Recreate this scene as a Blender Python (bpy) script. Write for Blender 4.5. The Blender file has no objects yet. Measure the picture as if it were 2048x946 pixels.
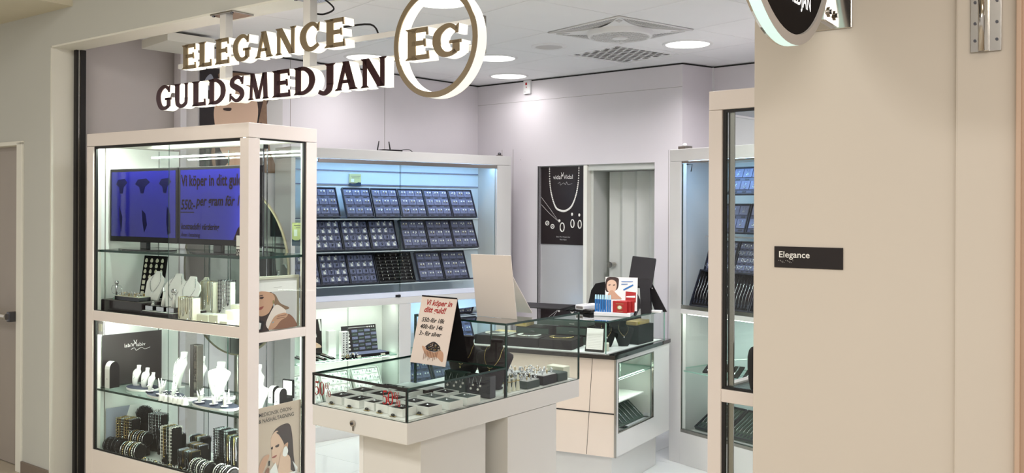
import bpy, bmesh, math, random
from mathutils import Matrix, Vector, Euler
random.seed(7)
PI = math.pi
R = math.radians
scene = bpy.context.scene
COL = scene.collection

# ---------------------------------------------------------------- camera, light, exposure
cam_data = bpy.data.cameras.new('camera')
cam = bpy.data.objects.new('camera', cam_data)
COL.objects.link(cam)
scene.camera = cam
cam.location = (0, 0, 1.57)
cam.rotation_euler = (Matrix.Rotation(R(90), 4, 'X') @ Matrix.Rotation(0.0044, 4, 'Z')).to_euler()
cam_data.sensor_width = 36.0
cam_data.lens = 1850 / 2048 * 36.0
cam_data.shift_y = -56.5 / 2048
cam_data.clip_start = 0.05
scene.view_settings.view_transform = 'Standard'
scene.view_settings.look = 'None'
scene.view_settings.exposure = 0.0
scene.view_settings.gamma = 1.0
scene.view_settings.use_curve_mapping = False
try:
    scene.cycles.use_denoising = True
    scene.cycles.max_bounces = 12
    scene.cycles.transparent_max_bounces = 32
    scene.cycles.glossy_bounces = 5
    scene.cycles.diffuse_bounces = 4
    scene.cycles.caustics_reflective = False
    scene.cycles.caustics_refractive = False
    scene.cycles.sample_clamp_indirect = 4.0
except Exception:
    pass
world = bpy.data.worlds.new('world')
scene.world = world
world.use_nodes = True
world.node_tree.nodes['Background'].inputs[0].default_value = (1.0, 0.955, 0.905, 1)
world.node_tree.nodes['Background'].inputs[1].default_value = 0.68


def area(name, loc, rot, sx, sy, power, color, spread=180):
    l = bpy.data.lights.new(name, 'AREA')
    l.shape = 'RECTANGLE'
    l.size, l.size_y, l.energy, l.color = sx, sy, power, color
    l.spread = R(spread)
    o = bpy.data.objects.new(name, l)
    o.location = loc
    o.rotation_euler = rot
    COL.objects.link(o)
    return o


# unseen fill lamps added behind and beside the camera to light the mall side
area('mall_fill_lamp', (-0.5, -1.8, 3.2), (R(14), 0, R(8)), 3.0, 1.2, 130, (1.0, 0.965, 0.93))
area('mall_fill_lamp', (-2.6, 1.4, 3.2), (0, 0, R(-37)), 1.6, 0.8, 82, (1.0, 0.97, 0.93))
area('mall_fill_lamp', (1.5, 0.9, 3.2), (0, 0, R(-37)), 0.8, 0.5, 6, (1.0, 0.88, 0.78))
# ---------------------------------------------------------------- materials
def lin(h):
    h = h.lstrip('#')
    v = [int(h[i:i + 2], 16) / 255 for i in (0, 2, 4)]
    return tuple(c / 12.92 if c <= 0.04045 else ((c + 0.055) / 1.055) ** 2.4 for c in v) + (1,)


MATS = {}


def mat(name, col, rough=0.5, metal=0.0, emit=0.0, coat=0.0, var=0.04, vscale=6.0, bump=0.0, spec=0.5):
    m = bpy.data.materials.new(name)
    m.use_nodes = True
    nt = m.node_tree
    b = nt.nodes['Principled BSDF']
    c = lin(col) if isinstance(col, str) else tuple(col) + (1,)
    tc = nt.nodes.new('ShaderNodeTexCoord')
    nz = nt.nodes.new('ShaderNodeTexNoise')
    nz.inputs['Scale'].default_value = vscale
    nz.inputs['Detail'].default_value = 3
    nt.links.new(tc.outputs['Object'], nz.inputs['Vector'])
    mx = nt.nodes.new('ShaderNodeMix')
    mx.data_type = 'RGBA'
    mx.inputs[6].default_value = tuple(x * (1 - var) for x in c[:3]) + (1,)
    mx.inputs[7].default_value = tuple(min(1, x * (1 + var)) for x in c[:3]) + (1,)
    nt.links.new(nz.outputs['Fac'], mx.inputs[0])
    nt.links.new(mx.outputs[2], b.inputs['Base Color'])
    b.inputs['Roughness'].default_value = rough
    b.inputs['Metallic'].default_value = metal
    b.inputs['Coat Weight'].default_value = coat
    b.inputs['Specular IOR Level'].default_value = spec
    if emit:
        nt.links.new(mx.outputs[2], b.inputs['Emission Color'])
        b.inputs['Emission Strength'].default_value = emit
    if bump:
        bp = nt.nodes.new('ShaderNodeBump')
        bp.inputs['Strength'].default_value = bump
        nt.links.new(nz.outputs['Fac'], bp.inputs['Height'])
        nt.links.new(bp.outputs['Normal'], b.inputs['Normal'])
    MATS[name] = m
    return m


def glass(name, tint, refl=1.0, rough=0.0):
    m = bpy.data.materials.new(name)
    m.use_nodes = True
    nt = m.node_tree
    nt.nodes.clear()
    out = nt.nodes.new('ShaderNodeOutputMaterial')
    mix = nt.nodes.new('ShaderNodeMixShader')
    tr = nt.nodes.new('ShaderNodeBsdfTransparent')
    gl = nt.nodes.new('ShaderNodeBsdfGlossy')
    fr = nt.nodes.new('ShaderNodeFresnel')
    mu = nt.nodes.new('ShaderNodeMath')
    mu.operation = 'MULTIPLY'
    mu.inputs[1].default_value = refl
    fr.inputs['IOR'].default_value = 1.45
    geo = nt.nodes.new('ShaderNodeNewGeometry')
    inv = nt.nodes.new('ShaderNodeMath')
    inv.operation = 'SUBTRACT'
    inv.inputs[0].default_value = 1.0
    nt.links.new(geo.outputs['Backfacing'], inv.inputs[1])
    m2 = nt.nodes.new('ShaderNodeMath')
    m2.operation = 'MULTIPLY'
    tr.inputs[0].default_value = tint + (1,)
    gl.inputs['Roughness'].default_value = rough
    nt.links.new(fr.outputs[0], mu.inputs[0])
    nt.links.new(mu.outputs[0], m2.inputs[0])
    nt.links.new(inv.outputs[0], m2.inputs[1])
    nt.links.new(m2.outputs[0], mix.inputs[0])
    nt.links.new(tr.outputs[0], mix.inputs[1])
    nt.links.new(gl.outputs[0], mix.inputs[2])
    nt.links.new(mix.outputs[0], out.inputs['Surface'])
    MATS[name] = m


mat('wall_white', '#dcd7db', 0.45, var=0.02)
mat('wall_mauve', '#c9c2c0', 0.6, var=0.03)
mat('wall_mall', '#c5c6c0', 0.7, var=0.03, vscale=2)
mat('wall_jamb', '#e8e7dd', 0.6, var=0.02)
mat('wall_column', '#d9d0c4', 0.6, var=0.02, vscale=2)
mat('wall_pink', '#d0b49e', 0.6, var=0.05, vscale=2)
mat('ceiling_tile', '#f0f0f1', 0.8, var=0.02)
mat('ceiling_gap', '#4a4a48', 0.9)
mat('mall_ceiling', '#d3ccb8', 0.8)
mat('floor_shop', '#d9dcd9', 0.15, var=0.03, vscale=3)
mat('floor_mall', '#b8ae9c', 0.3, var=0.08, vscale=20)
mat('base_brown', '#7d7065', 0.5)
mat('lacquer', '#e9dfd8', 0.28, coat=0.3, var=0.015)
mat('lacquer_cool', '#d3d1cf', 0.25, coat=0.3, var=0.015)
mat('lacquer_table', '#dedcd6', 0.28, coat=0.3, var=0.015)
mat('bust_brown', '#2b2023', 0.6, spec=0.3)
mat('reflected_beige', '#d9c9bb', 0.12, coat=0.8, var=0.02)  # mirror-like counter front: reflected mall tone put into the base colour
mat('lacquer_grey', '#b9b0a4', 0.3, coat=0.3)
mat('seam', '#8c857d', 0.7)
mat('black', '#120e10', 0.5, spec=0.25)
mat('black_gloss', '#0d0b0c', 0.08, coat=0.6)
mat('black_velvet', '#171315', 0.85, spec=0.2)
mat('brown_black', '#2a2023', 0.25, coat=0.4)
mat('gasket', '#1a1818', 0.6)
mat('white_matte', '#eeeeea', 0.6)
mat('white_leather', '#f0f0ec', 0.4, bump=0.02, vscale=60)
mat('cream', '#e6e4cf', 0.5)
mat('navy', '#252a3c', 0.5)
mat('tray_blue', '#4a4d68', 0.6, var=0.1, vscale=40)
mat('tray_pad', '#6d7191', 0.7, var=0.1, vscale=60)
mat('tray_edge', '#20212e', 0.5)
mat('tray_black', '#101016', 0.5)
mat('tray_green', '#38463f', 0.6)
mat('silver', '#d9dbe0', 0.18, 1.0)
mat('gold', '#cbb47e', 0.22, 1.0)
mat('rim_gold', '#8f866c', 0.4, 0.6)
mat('rose', '#c99a7a', 0.25, 1.0)
mat('dark_steel', '#55555a', 0.25, 1.0)
mat('steel', '#a7a39d', 0.22, 1.0)
mat('gem', '#ffffff', 0.1, 0.2)
mat('card_white', '#f2f2f4', 0.6)
mat('pearl', '#efece4', 0.25, coat=0.5)
mat('red', '#a81e1f', 0.5)
mat('red_dark', '#8a2a26', 0.6)
mat('print_black', '#1c1516', 0.7)
mat('print_grey', '#77706c', 0.7)
mat('paper', '#e9d9cf', 0.7)
mat('paper_white', '#f0eeea', 0.6)
mat('paper_grey', '#c9c6c4', 0.7)
mat('paper_beige', '#cbb7a4', 0.7)
mat('skin', '#c99c80', 0.6, var=0.08)
mat('skin_light', '#dcb9a0', 0.6, var=0.05)
mat('skin_dark', '#8f6450', 0.6)
mat('lip', '#9b5246', 0.6)
mat('hair', '#3a2520', 0.6, var=0.3, vscale=40)
mat('hair_light', '#8a6c55', 0.6, var=0.3, vscale=40)
mat('poster_dark', '#231b1c', 0.35)
mat('yellow_card', '#cdcb8e', 0.5)
mat('teal_dark', '#27364a', 0.5)
mat('blue_pen', '#2f74b5', 0.25)
mat('cyan_cap', '#bfe6f2', 0.25)
mat('wood', '#c9ac72', 0.5, var=0.15, vscale=30)
mat('brass', '#c9b04a', 0.3, 1.0)
mat('slat_wall', '#dfe9f0', 0.5)
mat('screen_blue', '#181872', 0.12, emit=0.22, var=0.25, vscale=3)
mat('screen_text', '#14040c', 0.9, spec=0.05)
mat('screen_shape', '#0e0d38', 0.6, spec=0.1)
mat('lamp_white', '#fffdf8', 0.5, emit=4.0, var=0.0)
mat('led_blue', '#9fcfff', 0.5, emit=30.0, var=0.0)
mat('led_green', '#f2fff0', 0.5, emit=22.0, var=0.0)
mat('led_hidden_fill', '#f4fff4', 0.5, emit=105.0, var=0.0)
mat('sign_glow', '#f4f1e6', 0.5, emit=0.72, var=0.0)
mat('sign_cyan', '#cfeee9', 0.5, emit=0.72, var=0.0)
mat('bronze', '#a3937b', 0.22, 0.75)
mat('bronze_dark', '#4a3236', 0.12, 0.7)
mat('chrome', '#c9c3bb', 0.12, 1.0)
mat('sign_letter', '#ffffff', 0.5, emit=0.9, var=0.0)
mat('glass_edge', '#1f3a33', 0.15)
mat('glass_green', '#8fb5a6', 0.15, emit=0.0)
mat('mirror_face', '#dfe3e2', 0.02, 1.0, var=0.0)
mat('door_grey', '#a39a92', 0.5, var=0.05)
mat('curtain', '#c9cbc6', 0.6, var=0.03)
mat('curtain_green', '#aab0a8', 0.6)
mat('mirror_grey', '#c4c4c6', 0.3, 0.3)
mat('deck_blue', '#dde2f2', 0.15, coat=0.5)
mat('vent_dark', '#4d4a44', 0.8)
mat('plastic_white', '#e6e6e6', 0.4)
mat('gold_card', '#a58a4b', 0.5)
mat('grey_grad', '#9b9fae', 0.5, var=0.2, vscale=2)
glass('glass_clear', (0.97, 0.99, 0.98), 1.0)
glass('glass_soft', (0.985, 1.0, 0.992), 0.55)
glass('glass_shelf', (0.86, 0.95, 0.92), 0.9)
glass('glass_top', (0.90, 0.96, 0.94), 5.0)


# ---------------------------------------------------------------- mesh builder
def catmull(pts, n=6, closed=False):
    P = [Vector(p) for p in pts]
    out = []
    N = len(P)
    rng = range(N) if closed else range(N - 1)
    for i in rng:
        if closed:
            a, b, c, d = P[(i - 1) % N], P[i], P[(i + 1) % N], P[(i + 2) % N]
        else:
            a, b, c, d = P[max(i - 1, 0)], P[i], P[i + 1], P[min(i + 2, N - 1)]
        for k in range(n):
            t = k / n
            out.append(0.5 * ((2 * b) + (c - a) * t + (2 * a - 5 * b + 4 * c - d) * t * t + (3 * b - a - 3 * c + d) * t ** 3))
    if not closed:
        out.append(P[-1])
    return out


TEXTS = {}


def text_geo(s, shear=0.0, off=0.0, space=1.0):
    key = (s, shear, off, space)
    if key in TEXTS:
        return TEXTS[key]
    c = bpy.data.curves.new('t', 'FONT')
    c.body = s
    c.size = 1.0
    c.shear = shear
    c.offset = off
    c.space_character = space
    c.resolution_u = 3
    o = bpy.data.objects.new('t', c)
    COL.objects.link(o)
    dg = bpy.context.evaluated_depsgraph_get()
    me = o.evaluated_get(dg).to_mesh()
    vs = [(v.co.x, v.co.y) for v in me.vertices]
    fs = [tuple(p.vertices) for p in me.polygons]
    o.evaluated_get(dg).to_mesh_clear()
    bpy.data.objects.remove(o)
    bpy.data.curves.remove(c)
    TEXTS[key] = (vs, fs)
    return TEXTS[key]


class MB:
    def __init__(s):
        s.bm = bmesh.new()
        s.names = []
        s.M = Matrix.Identity(4)

    def mi(s, m):
        if m not in s.names:
            s.names.append(m)
        return s.names.index(m)

    def face(s, pts, m):
        vs = [s.bm.verts.new(s.M @ Vector(p)) for p in pts]
        f = s.bm.faces.new(vs)
        f.material_index = s.mi(m)
        return f

    def mesh(s, pts, faces, m, smooth=False):
        vs = [s.bm.verts.new(s.M @ Vector(p)) for p in pts]
        k = s.mi(m)
        for f in faces:
            try:
                fc = s.bm.faces.new([vs[i] for i in f])
                fc.material_index = k
                fc.smooth = smooth
            except ValueError:
                pass
        return s

    def box(s, x0, x1, y0, y1, z0, z1, m, bev=0.0):
        if bev <= 0:
            P = [(x, y, z) for z in (z0, z1) for y in (y0, y1) for x in (x0, x1)]
            s.mesh(P, [(0, 2, 3, 1), (4, 5, 7, 6), (0, 1, 5, 4), (2, 6, 7, 3), (0, 4, 6, 2), (1, 3, 7, 5)], m)
            return s
        b = bmesh.new()
        r = bmesh.ops.create_cube(b, size=1)
        bmesh.ops.scale(b, vec=(x1 - x0, y1 - y0, z1 - z0), verts=b.verts)
        bmesh.ops.translate(b, vec=((x0 + x1) / 2, (y0 + y1) / 2, (z0 + z1) / 2), verts=b.verts)
        bmesh.ops.bevel(b, geom=b.edges[:], offset=bev, segments=2, affect='EDGES', profile=0.6)
        b.verts.index_update()
        s.mesh([v.co.copy() for v in b.verts], [[v.index for v in f.verts] for f in b.faces], m)
        b.free()
        return s

    def pane(s, x0, x1, y0, y1, z0, z1, m='glass_clear', edge='glass_edge'):
        d = (x1 - x0, y1 - y0, z1 - z0)
        ax = d.index(min(d))
        P = [(x, y, z) for z in (z0, z1) for y in (y0, y1) for x in (x0, x1)]
        F = {2: [(0, 2, 3, 1), (4, 5, 7, 6)], 1: [(0, 1, 5, 4), (2, 6, 7, 3)], 0: [(0, 4, 6, 2), (1, 3, 7, 5)]}
        for a in (0, 1, 2):
            s.mesh(P, F[a], m if a == ax else edge)
        return s

    def prism(s, pts, y0, y1, m, side=None):
        n = len(pts)
        side = side or m
        s.mesh([(x, y0, z) for x, z in pts], [tuple(range(n))], m)
        s.mesh([(x, y1, z) for x, z in pts], [tuple(reversed(range(n)))], side)
        P = [(x, y0, z) for x, z in pts] + [(x, y1, z) for x, z in pts]
        s.mesh(P, [(i, i + n, (i + 1) % n + n, (i + 1) % n) for i in range(n)], side)
        return s

    def slab(s, pts, z0, z1, m, side=None):
        n = len(pts)
        side = side or m
        s.mesh([(x, y, z1) for x, y in pts], [tuple(range(n))], m)
        s.mesh([(x, y, z0) for x, y in pts], [tuple(reversed(range(n)))], m)
        P = [(x, y, z0) for x, y in pts] + [(x, y, z1) for x, y in pts]
        s.mesh(P, [(i, (i + 1) % n, (i + 1) % n + n, i + n) for i in range(n)], side)
        return s

    def cyl(s, p0, p1, r, m, n=14, r2=None, caps=True):
        p0, p1 = Vector(p0), Vector(p1)
        r2 = r if r2 is None else r2
        d = (p1 - p0).normalized()
        a = d.orthogonal().normalized()
        b = d.cross(a)
        P = []
        for q, rr in ((p0, r), (p1, r2)):
            for i in range(n):
                t = 2 * PI * i / n
                P.append(q + (a * math.cos(t) + b * math.sin(t)) * rr)
        F = [(i, (i + 1) % n, (i + 1) % n + n, i + n) for i in range(n)]
        s.mesh(P, F, m, True)
        if caps:
            s.mesh(P[:n], [tuple(reversed(range(n)))], m)
            s.mesh(P[n:], [tuple(range(n))], m)
        return s

    def tube(s, pts, r, m, n=6, closed=False):
        P = [Vector(p) for p in pts]
        N = len(P)
        rings = []
        up = Vector((0.13, 0.31, 0.94))
        for i in range(N):
            if closed:
                d = P[(i + 1) % N] - P[(i - 1) % N]
            else:
                d = P[min(i + 1, N - 1)] - P[max(i - 1, 0)]
            if d.length < 1e-9:
                d = Vector((0, 0, 1))
            d.normalize()
            a = d.cross(up)
            if a.length < 1e-3:
                a = d.orthogonal()
            a.normalize()
            b = d.cross(a)
            up = b.cross(d) if b.length > 0.5 else up
            up = -up if False else up
            rr = r[i] if isinstance(r, (list, tuple)) else r
            rings.append([P[i] + (a * math.cos(2 * PI * k / n) + b * math.sin(2 * PI * k / n)) * rr for k in range(n)])
            up = Vector((0.13, 0.31, 0.94)) if abs(d.dot(Vector((0.13, 0.31, 0.94)))) < 0.95 else Vector((1, 0, 0))
        V = [v for g in rings for v in g]
        F = []
        for i in range(N if closed else N - 1):
            j = (i + 1) % N
            for k in range(n):
                F.append((i * n + k, i * n + (k + 1) % n, j * n + (k + 1) % n, j * n + k))
        if not closed:
            F.append(tuple(reversed(range(n))))
            F.append(tuple((N - 1) * n + k for k in range(n)))
        s.mesh(V, F, m, True)
        return s

    def sphere(s, c, r, m, n=8, sc=(1, 1, 1)):
        V, F = [], []
        h = max(4, n // 2 + 1)
        for i in range(h + 1):
            t = PI * i / h
            for k in range(n):
                u = 2 * PI * k / n
                V.append((c[0] + r * sc[0] * math.sin(t) * math.cos(u), c[1] + r * sc[1] * math.sin(t) * math.sin(u), c[2] + r * sc[2] * math.cos(t)))
        for i in range(h):
            for k in range(n):
                F.append((i * n + k, (i + 1) * n + k, (i + 1) * n + (k + 1) % n, i * n + (k + 1) % n))
        b = bmesh.new()
        vs = [b.verts.new(v) for v in V]
        for f in F:
            b.faces.new([vs[i] for i in f])
        bmesh.ops.remove_doubles(b, verts=b.verts[:], dist=1e-6)
        b.verts.index_update()
        s.mesh([v.co.copy() for v in b.verts], [[v.index for v in f.verts] for f in b.faces], m, True)
        b.free()
        return s

    def loft(s, rings, m, cap=True, smooth=True):
        n = len(rings[0])
        V = [p for g in rings for p in g]
        F = []
        for i in range(len(rings) - 1):
            for k in range(n):
                F.append((i * n + k, i * n + (k + 1) % n, (i + 1) * n + (k + 1) % n, (i + 1) * n + k))
        s.mesh(V, F, m, smooth)
        if cap:
            s.mesh(rings[0], [tuple(reversed(range(n)))], m)
            s.mesh(rings[-1], [tuple(range(n))], m)
        return s

    def torus(s, c, R_, r, m, axis='Z', n=20, k=6, sx=1.0, sz=1.0):
        pts = []
        for i in range(n):
            t = 2 * PI * i / n
            a, b = R_ * math.cos(t) * sx, R_ * math.sin(t) * sz
            if axis == 'Z':
                p = (c[0] + a, c[1] + b, c[2])
            elif axis == 'Y':
                p = (c[0] + a, c[1], c[2] + b)
            else:
                p = (c[0], c[1] + a, c[2] + b)
            pts.append(p)
        return s.tube(pts, r, m, k, True)

    def text(s, t, size, m, x, z, y=0.0, shear=0.0, off=0.0, space=1.0, sx=1.0, align='l', rot=0.0, flip=False):
        vs, fs = text_geo(t, shear, off, space)
        w = max([v[0] for v in vs] + [0])
        dx = {'l': 0, 'c': -w / 2, 'r': -w}[align]
        P = []
        ca, sa = math.cos(rot), math.sin(rot)
        for a, b in vs:
            a, b = (a + dx) * size * sx, b * size
            a, b = a * ca - b * sa, a * sa + b * ca
            if flip:
                a = -a
            P.append((x + a, y, z + b))
        s.mesh(P, fs, m)
        return s

    def art(s, polys, x0, z0, w, h, y0, dy=0.0003):
        """flat printed shapes: list of (points in 0..1, material[, smooth])"""
        for i, q in enumerate(polys):
            pts = q[0]
            if len(q) > 2:
                pts = [(p.x, p.y) for p in catmull([(a, b, 0) for a, b in pts], 5, True)]
            pts = [(min(max(a, 0), 1), min(max(b, 0), 1)) for a, b in pts]
            f = s.face([(x0 + a * w, y0 - dy * (i + 1), z0 + b * h) for a, b in pts], q[1])
            bmesh.ops.triangulate(s.bm, faces=[f])
        return s

    def build(s, name, parent=None, fixn=True):
        if fixn:
            bmesh.ops.recalc_face_normals(s.bm, faces=s.bm.faces[:])
        me = bpy.data.meshes.new(name)
        s.bm.to_mesh(me)
        s.bm.free()
        for n in s.names:
            me.materials.append(MATS[n])
        o = bpy.data.objects.new(name, me)
        COL.objects.link(o)
        if parent:
            o.parent = parent
        return o


class Frame:
    def __init__(s, ox, oy, deg):
        s.ox, s.oy, s.deg = ox, oy, deg
        s.c, s.s = math.cos(R(deg)), math.sin(R(deg))

    def w(s, u, v, z=0.0):
        return (s.ox + u * s.c - v * s.s, s.oy + u * s.s + v * s.c, z)

    def put(s, o, u=0, v=0, z=0, rz=0.0, rx=0.0):
        o.location = s.w(u, v, z)
        o.rotation_euler = (rx, 0, R(s.deg) + rz)
        return o


def empty(name):
    o = bpy.data.objects.new(name, None)
    o.empty_display_size = 0.05
    COL.objects.link(o)
    return o


def tag(o, label, cat, group=None, kind=None):
    if label:
        o['label'] = label
    if cat:
        o['category'] = cat
    if group:
        o['group'] = group
    if kind:
        o['kind'] = kind
    return o


def struct(o):
    o['kind'] = 'structure'
    return o


def dup(o, label=None):
    c = o.copy()
    COL.objects.link(c)
    if label:
        c['label'] = label
    for ch in o.children:
        d = ch.copy()
        COL.objects.link(d)
        d.parent = c
        for g in ch.children:
            e = g.copy()
            COL.objects.link(e)
            e.parent = d
    return c


SF = Frame(-2.625, 5.254, -37.2)    # storefront line
CS = Frame(-2.351, 5.112, -34.3)    # left display showcase
TB = Frame(-0.744, 3.463, -37.8)    # free standing glass table
BC = Frame(-1.297, 6.177, 37.2)     # wall case with ring trays
WD = Frame(-0.312, 7.804, -40.8)    # wall with the doorway
WB = Frame(-2.064, 5.781, 48.5)     # wall behind the tray case
QC = Frame(-0.06, 5.353, -25.0)     # sales counter
RD = Frame(0.986, 5.784, -54.0)     # right wall cabinet
RE = Frame(0.668, 3.146, -42.0)     # right front showcase
WORD = ['first', 'second', 'third', 'fourth', 'fifth', 'sixth', 'seventh', 'eighth', 'ninth', 'tenth', 'eleventh', 'twelfth']

# ================================================================ SETTING
def wallbox(name, F, u0, u1, v0, v1, z0, z1, m, bev=0):
    b = MB()
    b.box(u0, u1, v0, v1, z0, z1, m, bev)
    return F.put(struct(b.build(name)))


# mall side: wall left of the opening, fascia beam over it, column right of it
b = MB()
b.box(-3.2, -0.40, 0.0, 0.15, 1.95, 3.3, 'wall_mall')
b.box(-0.315, 0.0, 0.0, 0.15, 0.0, 1.95, 'wall_mall')
b.box(-0.40, 0.0, 0.0, 0.15, 1.95, 3.3, 'wall_mall')
b.box(-3.2, -1.42, 0.0, 0.15, 0.0, 1.95, 'wall_mall')
SF.put(struct(b.build('wall_left')))
b = MB()
b.box(0.0, 4.9, 0.0, 0.15, 2.48, 3.3, 'wall_mall')
SF.put(struct(b.build('wall_fascia')))
b = MB()
b.box(0.0, 0.012, 0.001, 0.15, 0.0, 2.48, 'wall_jamb')
b.box(0.0, 4.15, 0.001, 0.15, 2.47, 2.481, 'wall_jamb')
SF.put(struct(b.build('trim_1')))
b = MB()
b.box(0.013, 0.030, 0.13, 0.17, 0, 2.47, 'steel')
b.box(0.030, 0.058, 0.12, 0.17, 0, 2.47, 'gasket')
b.box(0.058, 0.064, 0.13, 0.17, 0, 2.47, 'steel')
b.box(0.064, 0.072, 0.14, 0.17, 0, 2.47, 'gasket')
SF.put(struct(b.build('trim_2')))
b = MB()
b.box(-0.315, 0.0, -0.012, 0.0, 0, 0.07, 'base_brown', 0.002)
SF.put(struct(b.build('baseboard_left')))
# steel door with push bar, left edge of the picture
d = struct(empty('door_1'))
SF.put(d, -1.38, 0.0, 0)
b = MB()
b.box(0.02, 1.0, 0.05, 0.09, 0.005, 1.93, 'door_grey')
b.build('door_leaf', d)
b = MB()
b.box(1.0, 1.065, -0.012, 0.15, 0, 1.95, 'wall_jamb', 0.004)
b.box(-0.04, 1.065, -0.012, 0.15, 1.93, 1.955, 'wall_jamb', 0.004)
b.build('door_frame', d)
b = MB()
b.box(0.965, 1.0, -0.05, 0.05, 0.885, 0.945, 'dark_steel', 0.006)
b.cyl((0.1, -0.05, 0.915), (0.97, -0.05, 0.915), 0.018, 'chrome')
b.box(0.1, 0.16, -0.05, 0.05, 0.885, 0.945, 'dark_steel', 0.006)
b.build('door_handle', d)
# low mall soffit at the left, mall ceiling and floors
b = MB()
b.box(-4.5, 0.245, -2.5, 0.0, 2.675, 2.76, 'mall_ceiling')
SF.put(struct(b.build('ceiling_left')))
b = MB()
b.box(-5, 9, -7, 0.1, 3.3, 3.35, 'mall_ceiling')
SF.put(struct(b.build('ceiling_mall')))
b = MB()
b.box(-5, 9, -7, 0.15, -0.05, 0.0, 'floor_mall')
SF.put(struct(b.build('floor_mall')))
b = MB()
for i in range(-3, 12):
    for j in range(0, 9):
        b.box(i * 0.6 + 0.001, i * 0.6 + 0.599, 0.151 + j * 0.6, 0.15 + j * 0.6 + 0.599, -0.02, 0.0, 'floor_shop')
b.box(-1.8, 7.2, 0.15, 5.6, -0.05, -0.004, 'print_grey')
SF.put(struct(b.build('floor')))
# tiled shop ceiling, turned to the wall case, cut off at the fascia
CT = Frame(0.62 - 0.3 * (math.cos(R(37.5)) - math.sin(R(37.5))), 5.35 - 0.3 * (math.sin(R(37.5)) + math.cos(R(37.5))), 37.5)
b = MB()
b.M = Matrix.Translation(CT.w(0, 0, 0)) @ Matrix.Rotation(R(37.5), 4, 'Z')
holes = {(0, 0), (1, 1)}
for i in range(-7, 7):
    for j in range(-4, 8):
        x0, y0 = i * 0.6, j * 0.6
        if (i, j) in holes:
            continue
        b.box(x0 + 0.0018, x0 + 0.5982, y0 + 0.0018, y0 + 0.5982, 2.600, 2.612, 'ceiling_tile')
b.box(-4.2, 4.2, -2.4, 4.8, 2.6125, 2.63, 'ceiling_gap')
b.M = Matrix.Identity(4)
n = Vector((-SF.s, SF.c, 0))
bmesh.ops.bisect_plane(b.bm, geom=b.bm.verts[:] + b.bm.edges[:] + b.bm.faces[:], plane_co=Vector(SF.w(0, 0.14, 0)), plane_no=-n, clear_outer=True)
struct(b.build('ceiling'))

# shop walls
c5, s5 = math.cos(R(48.5)), math.sin(R(48.5))
L_back = math.hypot(-0.312 + 2.064, 7.804 - 5.781)
b = MB()
b.box(0, L_back + 0.03, 0, 0.1, 0, 2.597, 'wall_white')
for u in (0.80, 1.65):
    b.box(u, u + 0.003, -0.0012, 0.0, 0, 2.597, 'seam')
b.box(0, L_back, -0.0015, 0, 2.588, 2.597, 'gasket')
WB.put(struct(b.build('wall_back')))
wl = Frame(-2.498, 5.809, 48.5)
# column side facing the camera, then the mauve wall further left
b = MB()
b.box(-0.43, 0.0, 0.0, 0.1, 0, 2.597, 'wall_mauve')
o = struct(b.build('wall_column_side'))
Frame(WB.ox, WB.oy, -50).put(o)
b = MB()
b.box(-0.25, 0.335, 0, 0.1, 0, 2.597, 'wall_mauve')
b.box(-0.25, 0.335, -0.0015, 0, 2.590, 2.597, 'gasket')
wl.put(struct(b.build('wall_shop_left')))
b = MB()
b.box(-0.02, 0.02, -0.02, 0.02, 0, 2.597, 'wall_white')
Frame(*WB.w(-0.005, -0.005)[:2], 48.5).put(struct(b.build('trim_3')))
# boxed flap under the ceiling at the column
b = MB()
P = [(-0.30, -0.03, 2.58), (0.0, -0.03, 2.58), (0.0, -0.34, 2.595), (-0.30, -0.34, 2.595)]
b.mesh(P + [(x, y, z - 0.05) for x, y, z in P], [(0, 1, 2, 3), (4, 7, 6, 5), (0, 4, 5, 1), (1, 5, 6, 2), (2, 6, 7, 3), (3, 7, 4, 0)], 'wall_jamb')
o = struct(b.build('trim_4'))
WB.put(o, 0.02, 0.0, -0.012)

# wall with the doorway opening
b = MB()
b.box(-0.02, 0.69, 0, 0.12, 0, 2.597, 'wall_white')
b.box(0.69, 1.765, 0, 0.12, 1.905, 2.597, 'wall_white')
b.box(1.765, 1.99, 0, 0.12, 0, 2.597, 'wall_white')
b.box(0.0, 1.99, -0.0015, 0, 2.588, 2.597, 'gasket')
b.box(0.0, 1.99, -0.001, 0, 2.43, 2.432, 'seam')
b.box(0.30, 0.303, -0.001, 0, 0, 2.05, 'seam')
b.box(0.42, 0.423, -0.001, 0, 0, 2.05, 'seam')
b.box(0.50, 0.505, -0.001, 0, 1.96, 1.963, 'seam')
b.box(1.88, 1.883, -0.001, 0, 0, 1.99, 'seam')
WD.put(struct(b.build('wall_doorway')))
b = MB()
b.box(0.69, 1.135, 0.035, 0.06, 0, 1.905, 'mirror_grey')
b.box(0.684, 0.69, -0.004, 0.03, 0, 1.905, 'dark_steel')
WD.put(struct(b.build('wall_panel')))
b = MB()
b.box(1.13, 1.165, 0.0, 0.07, 0, 1.9, 'wall_jamb', 0.004)
b.box(1.165, 1.19, 0.05, 0.3, 0, 1.9, 'curtain')
b.box(1.165, 1.765, 0.02, 0.3, 1.86, 1.905, 'curtain')
b.box(1.72, 1.765, 0.10, 0.3, 0, 1.86, 'curtain')
WD.put(struct(b.build('trim_5')))
b = MB()
b.box(0.6, 2.2, 0.55, 0.6, 0, 2.2, 'wall_white')
WD.put(struct(b.build('wall_doorway_back')))
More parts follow.
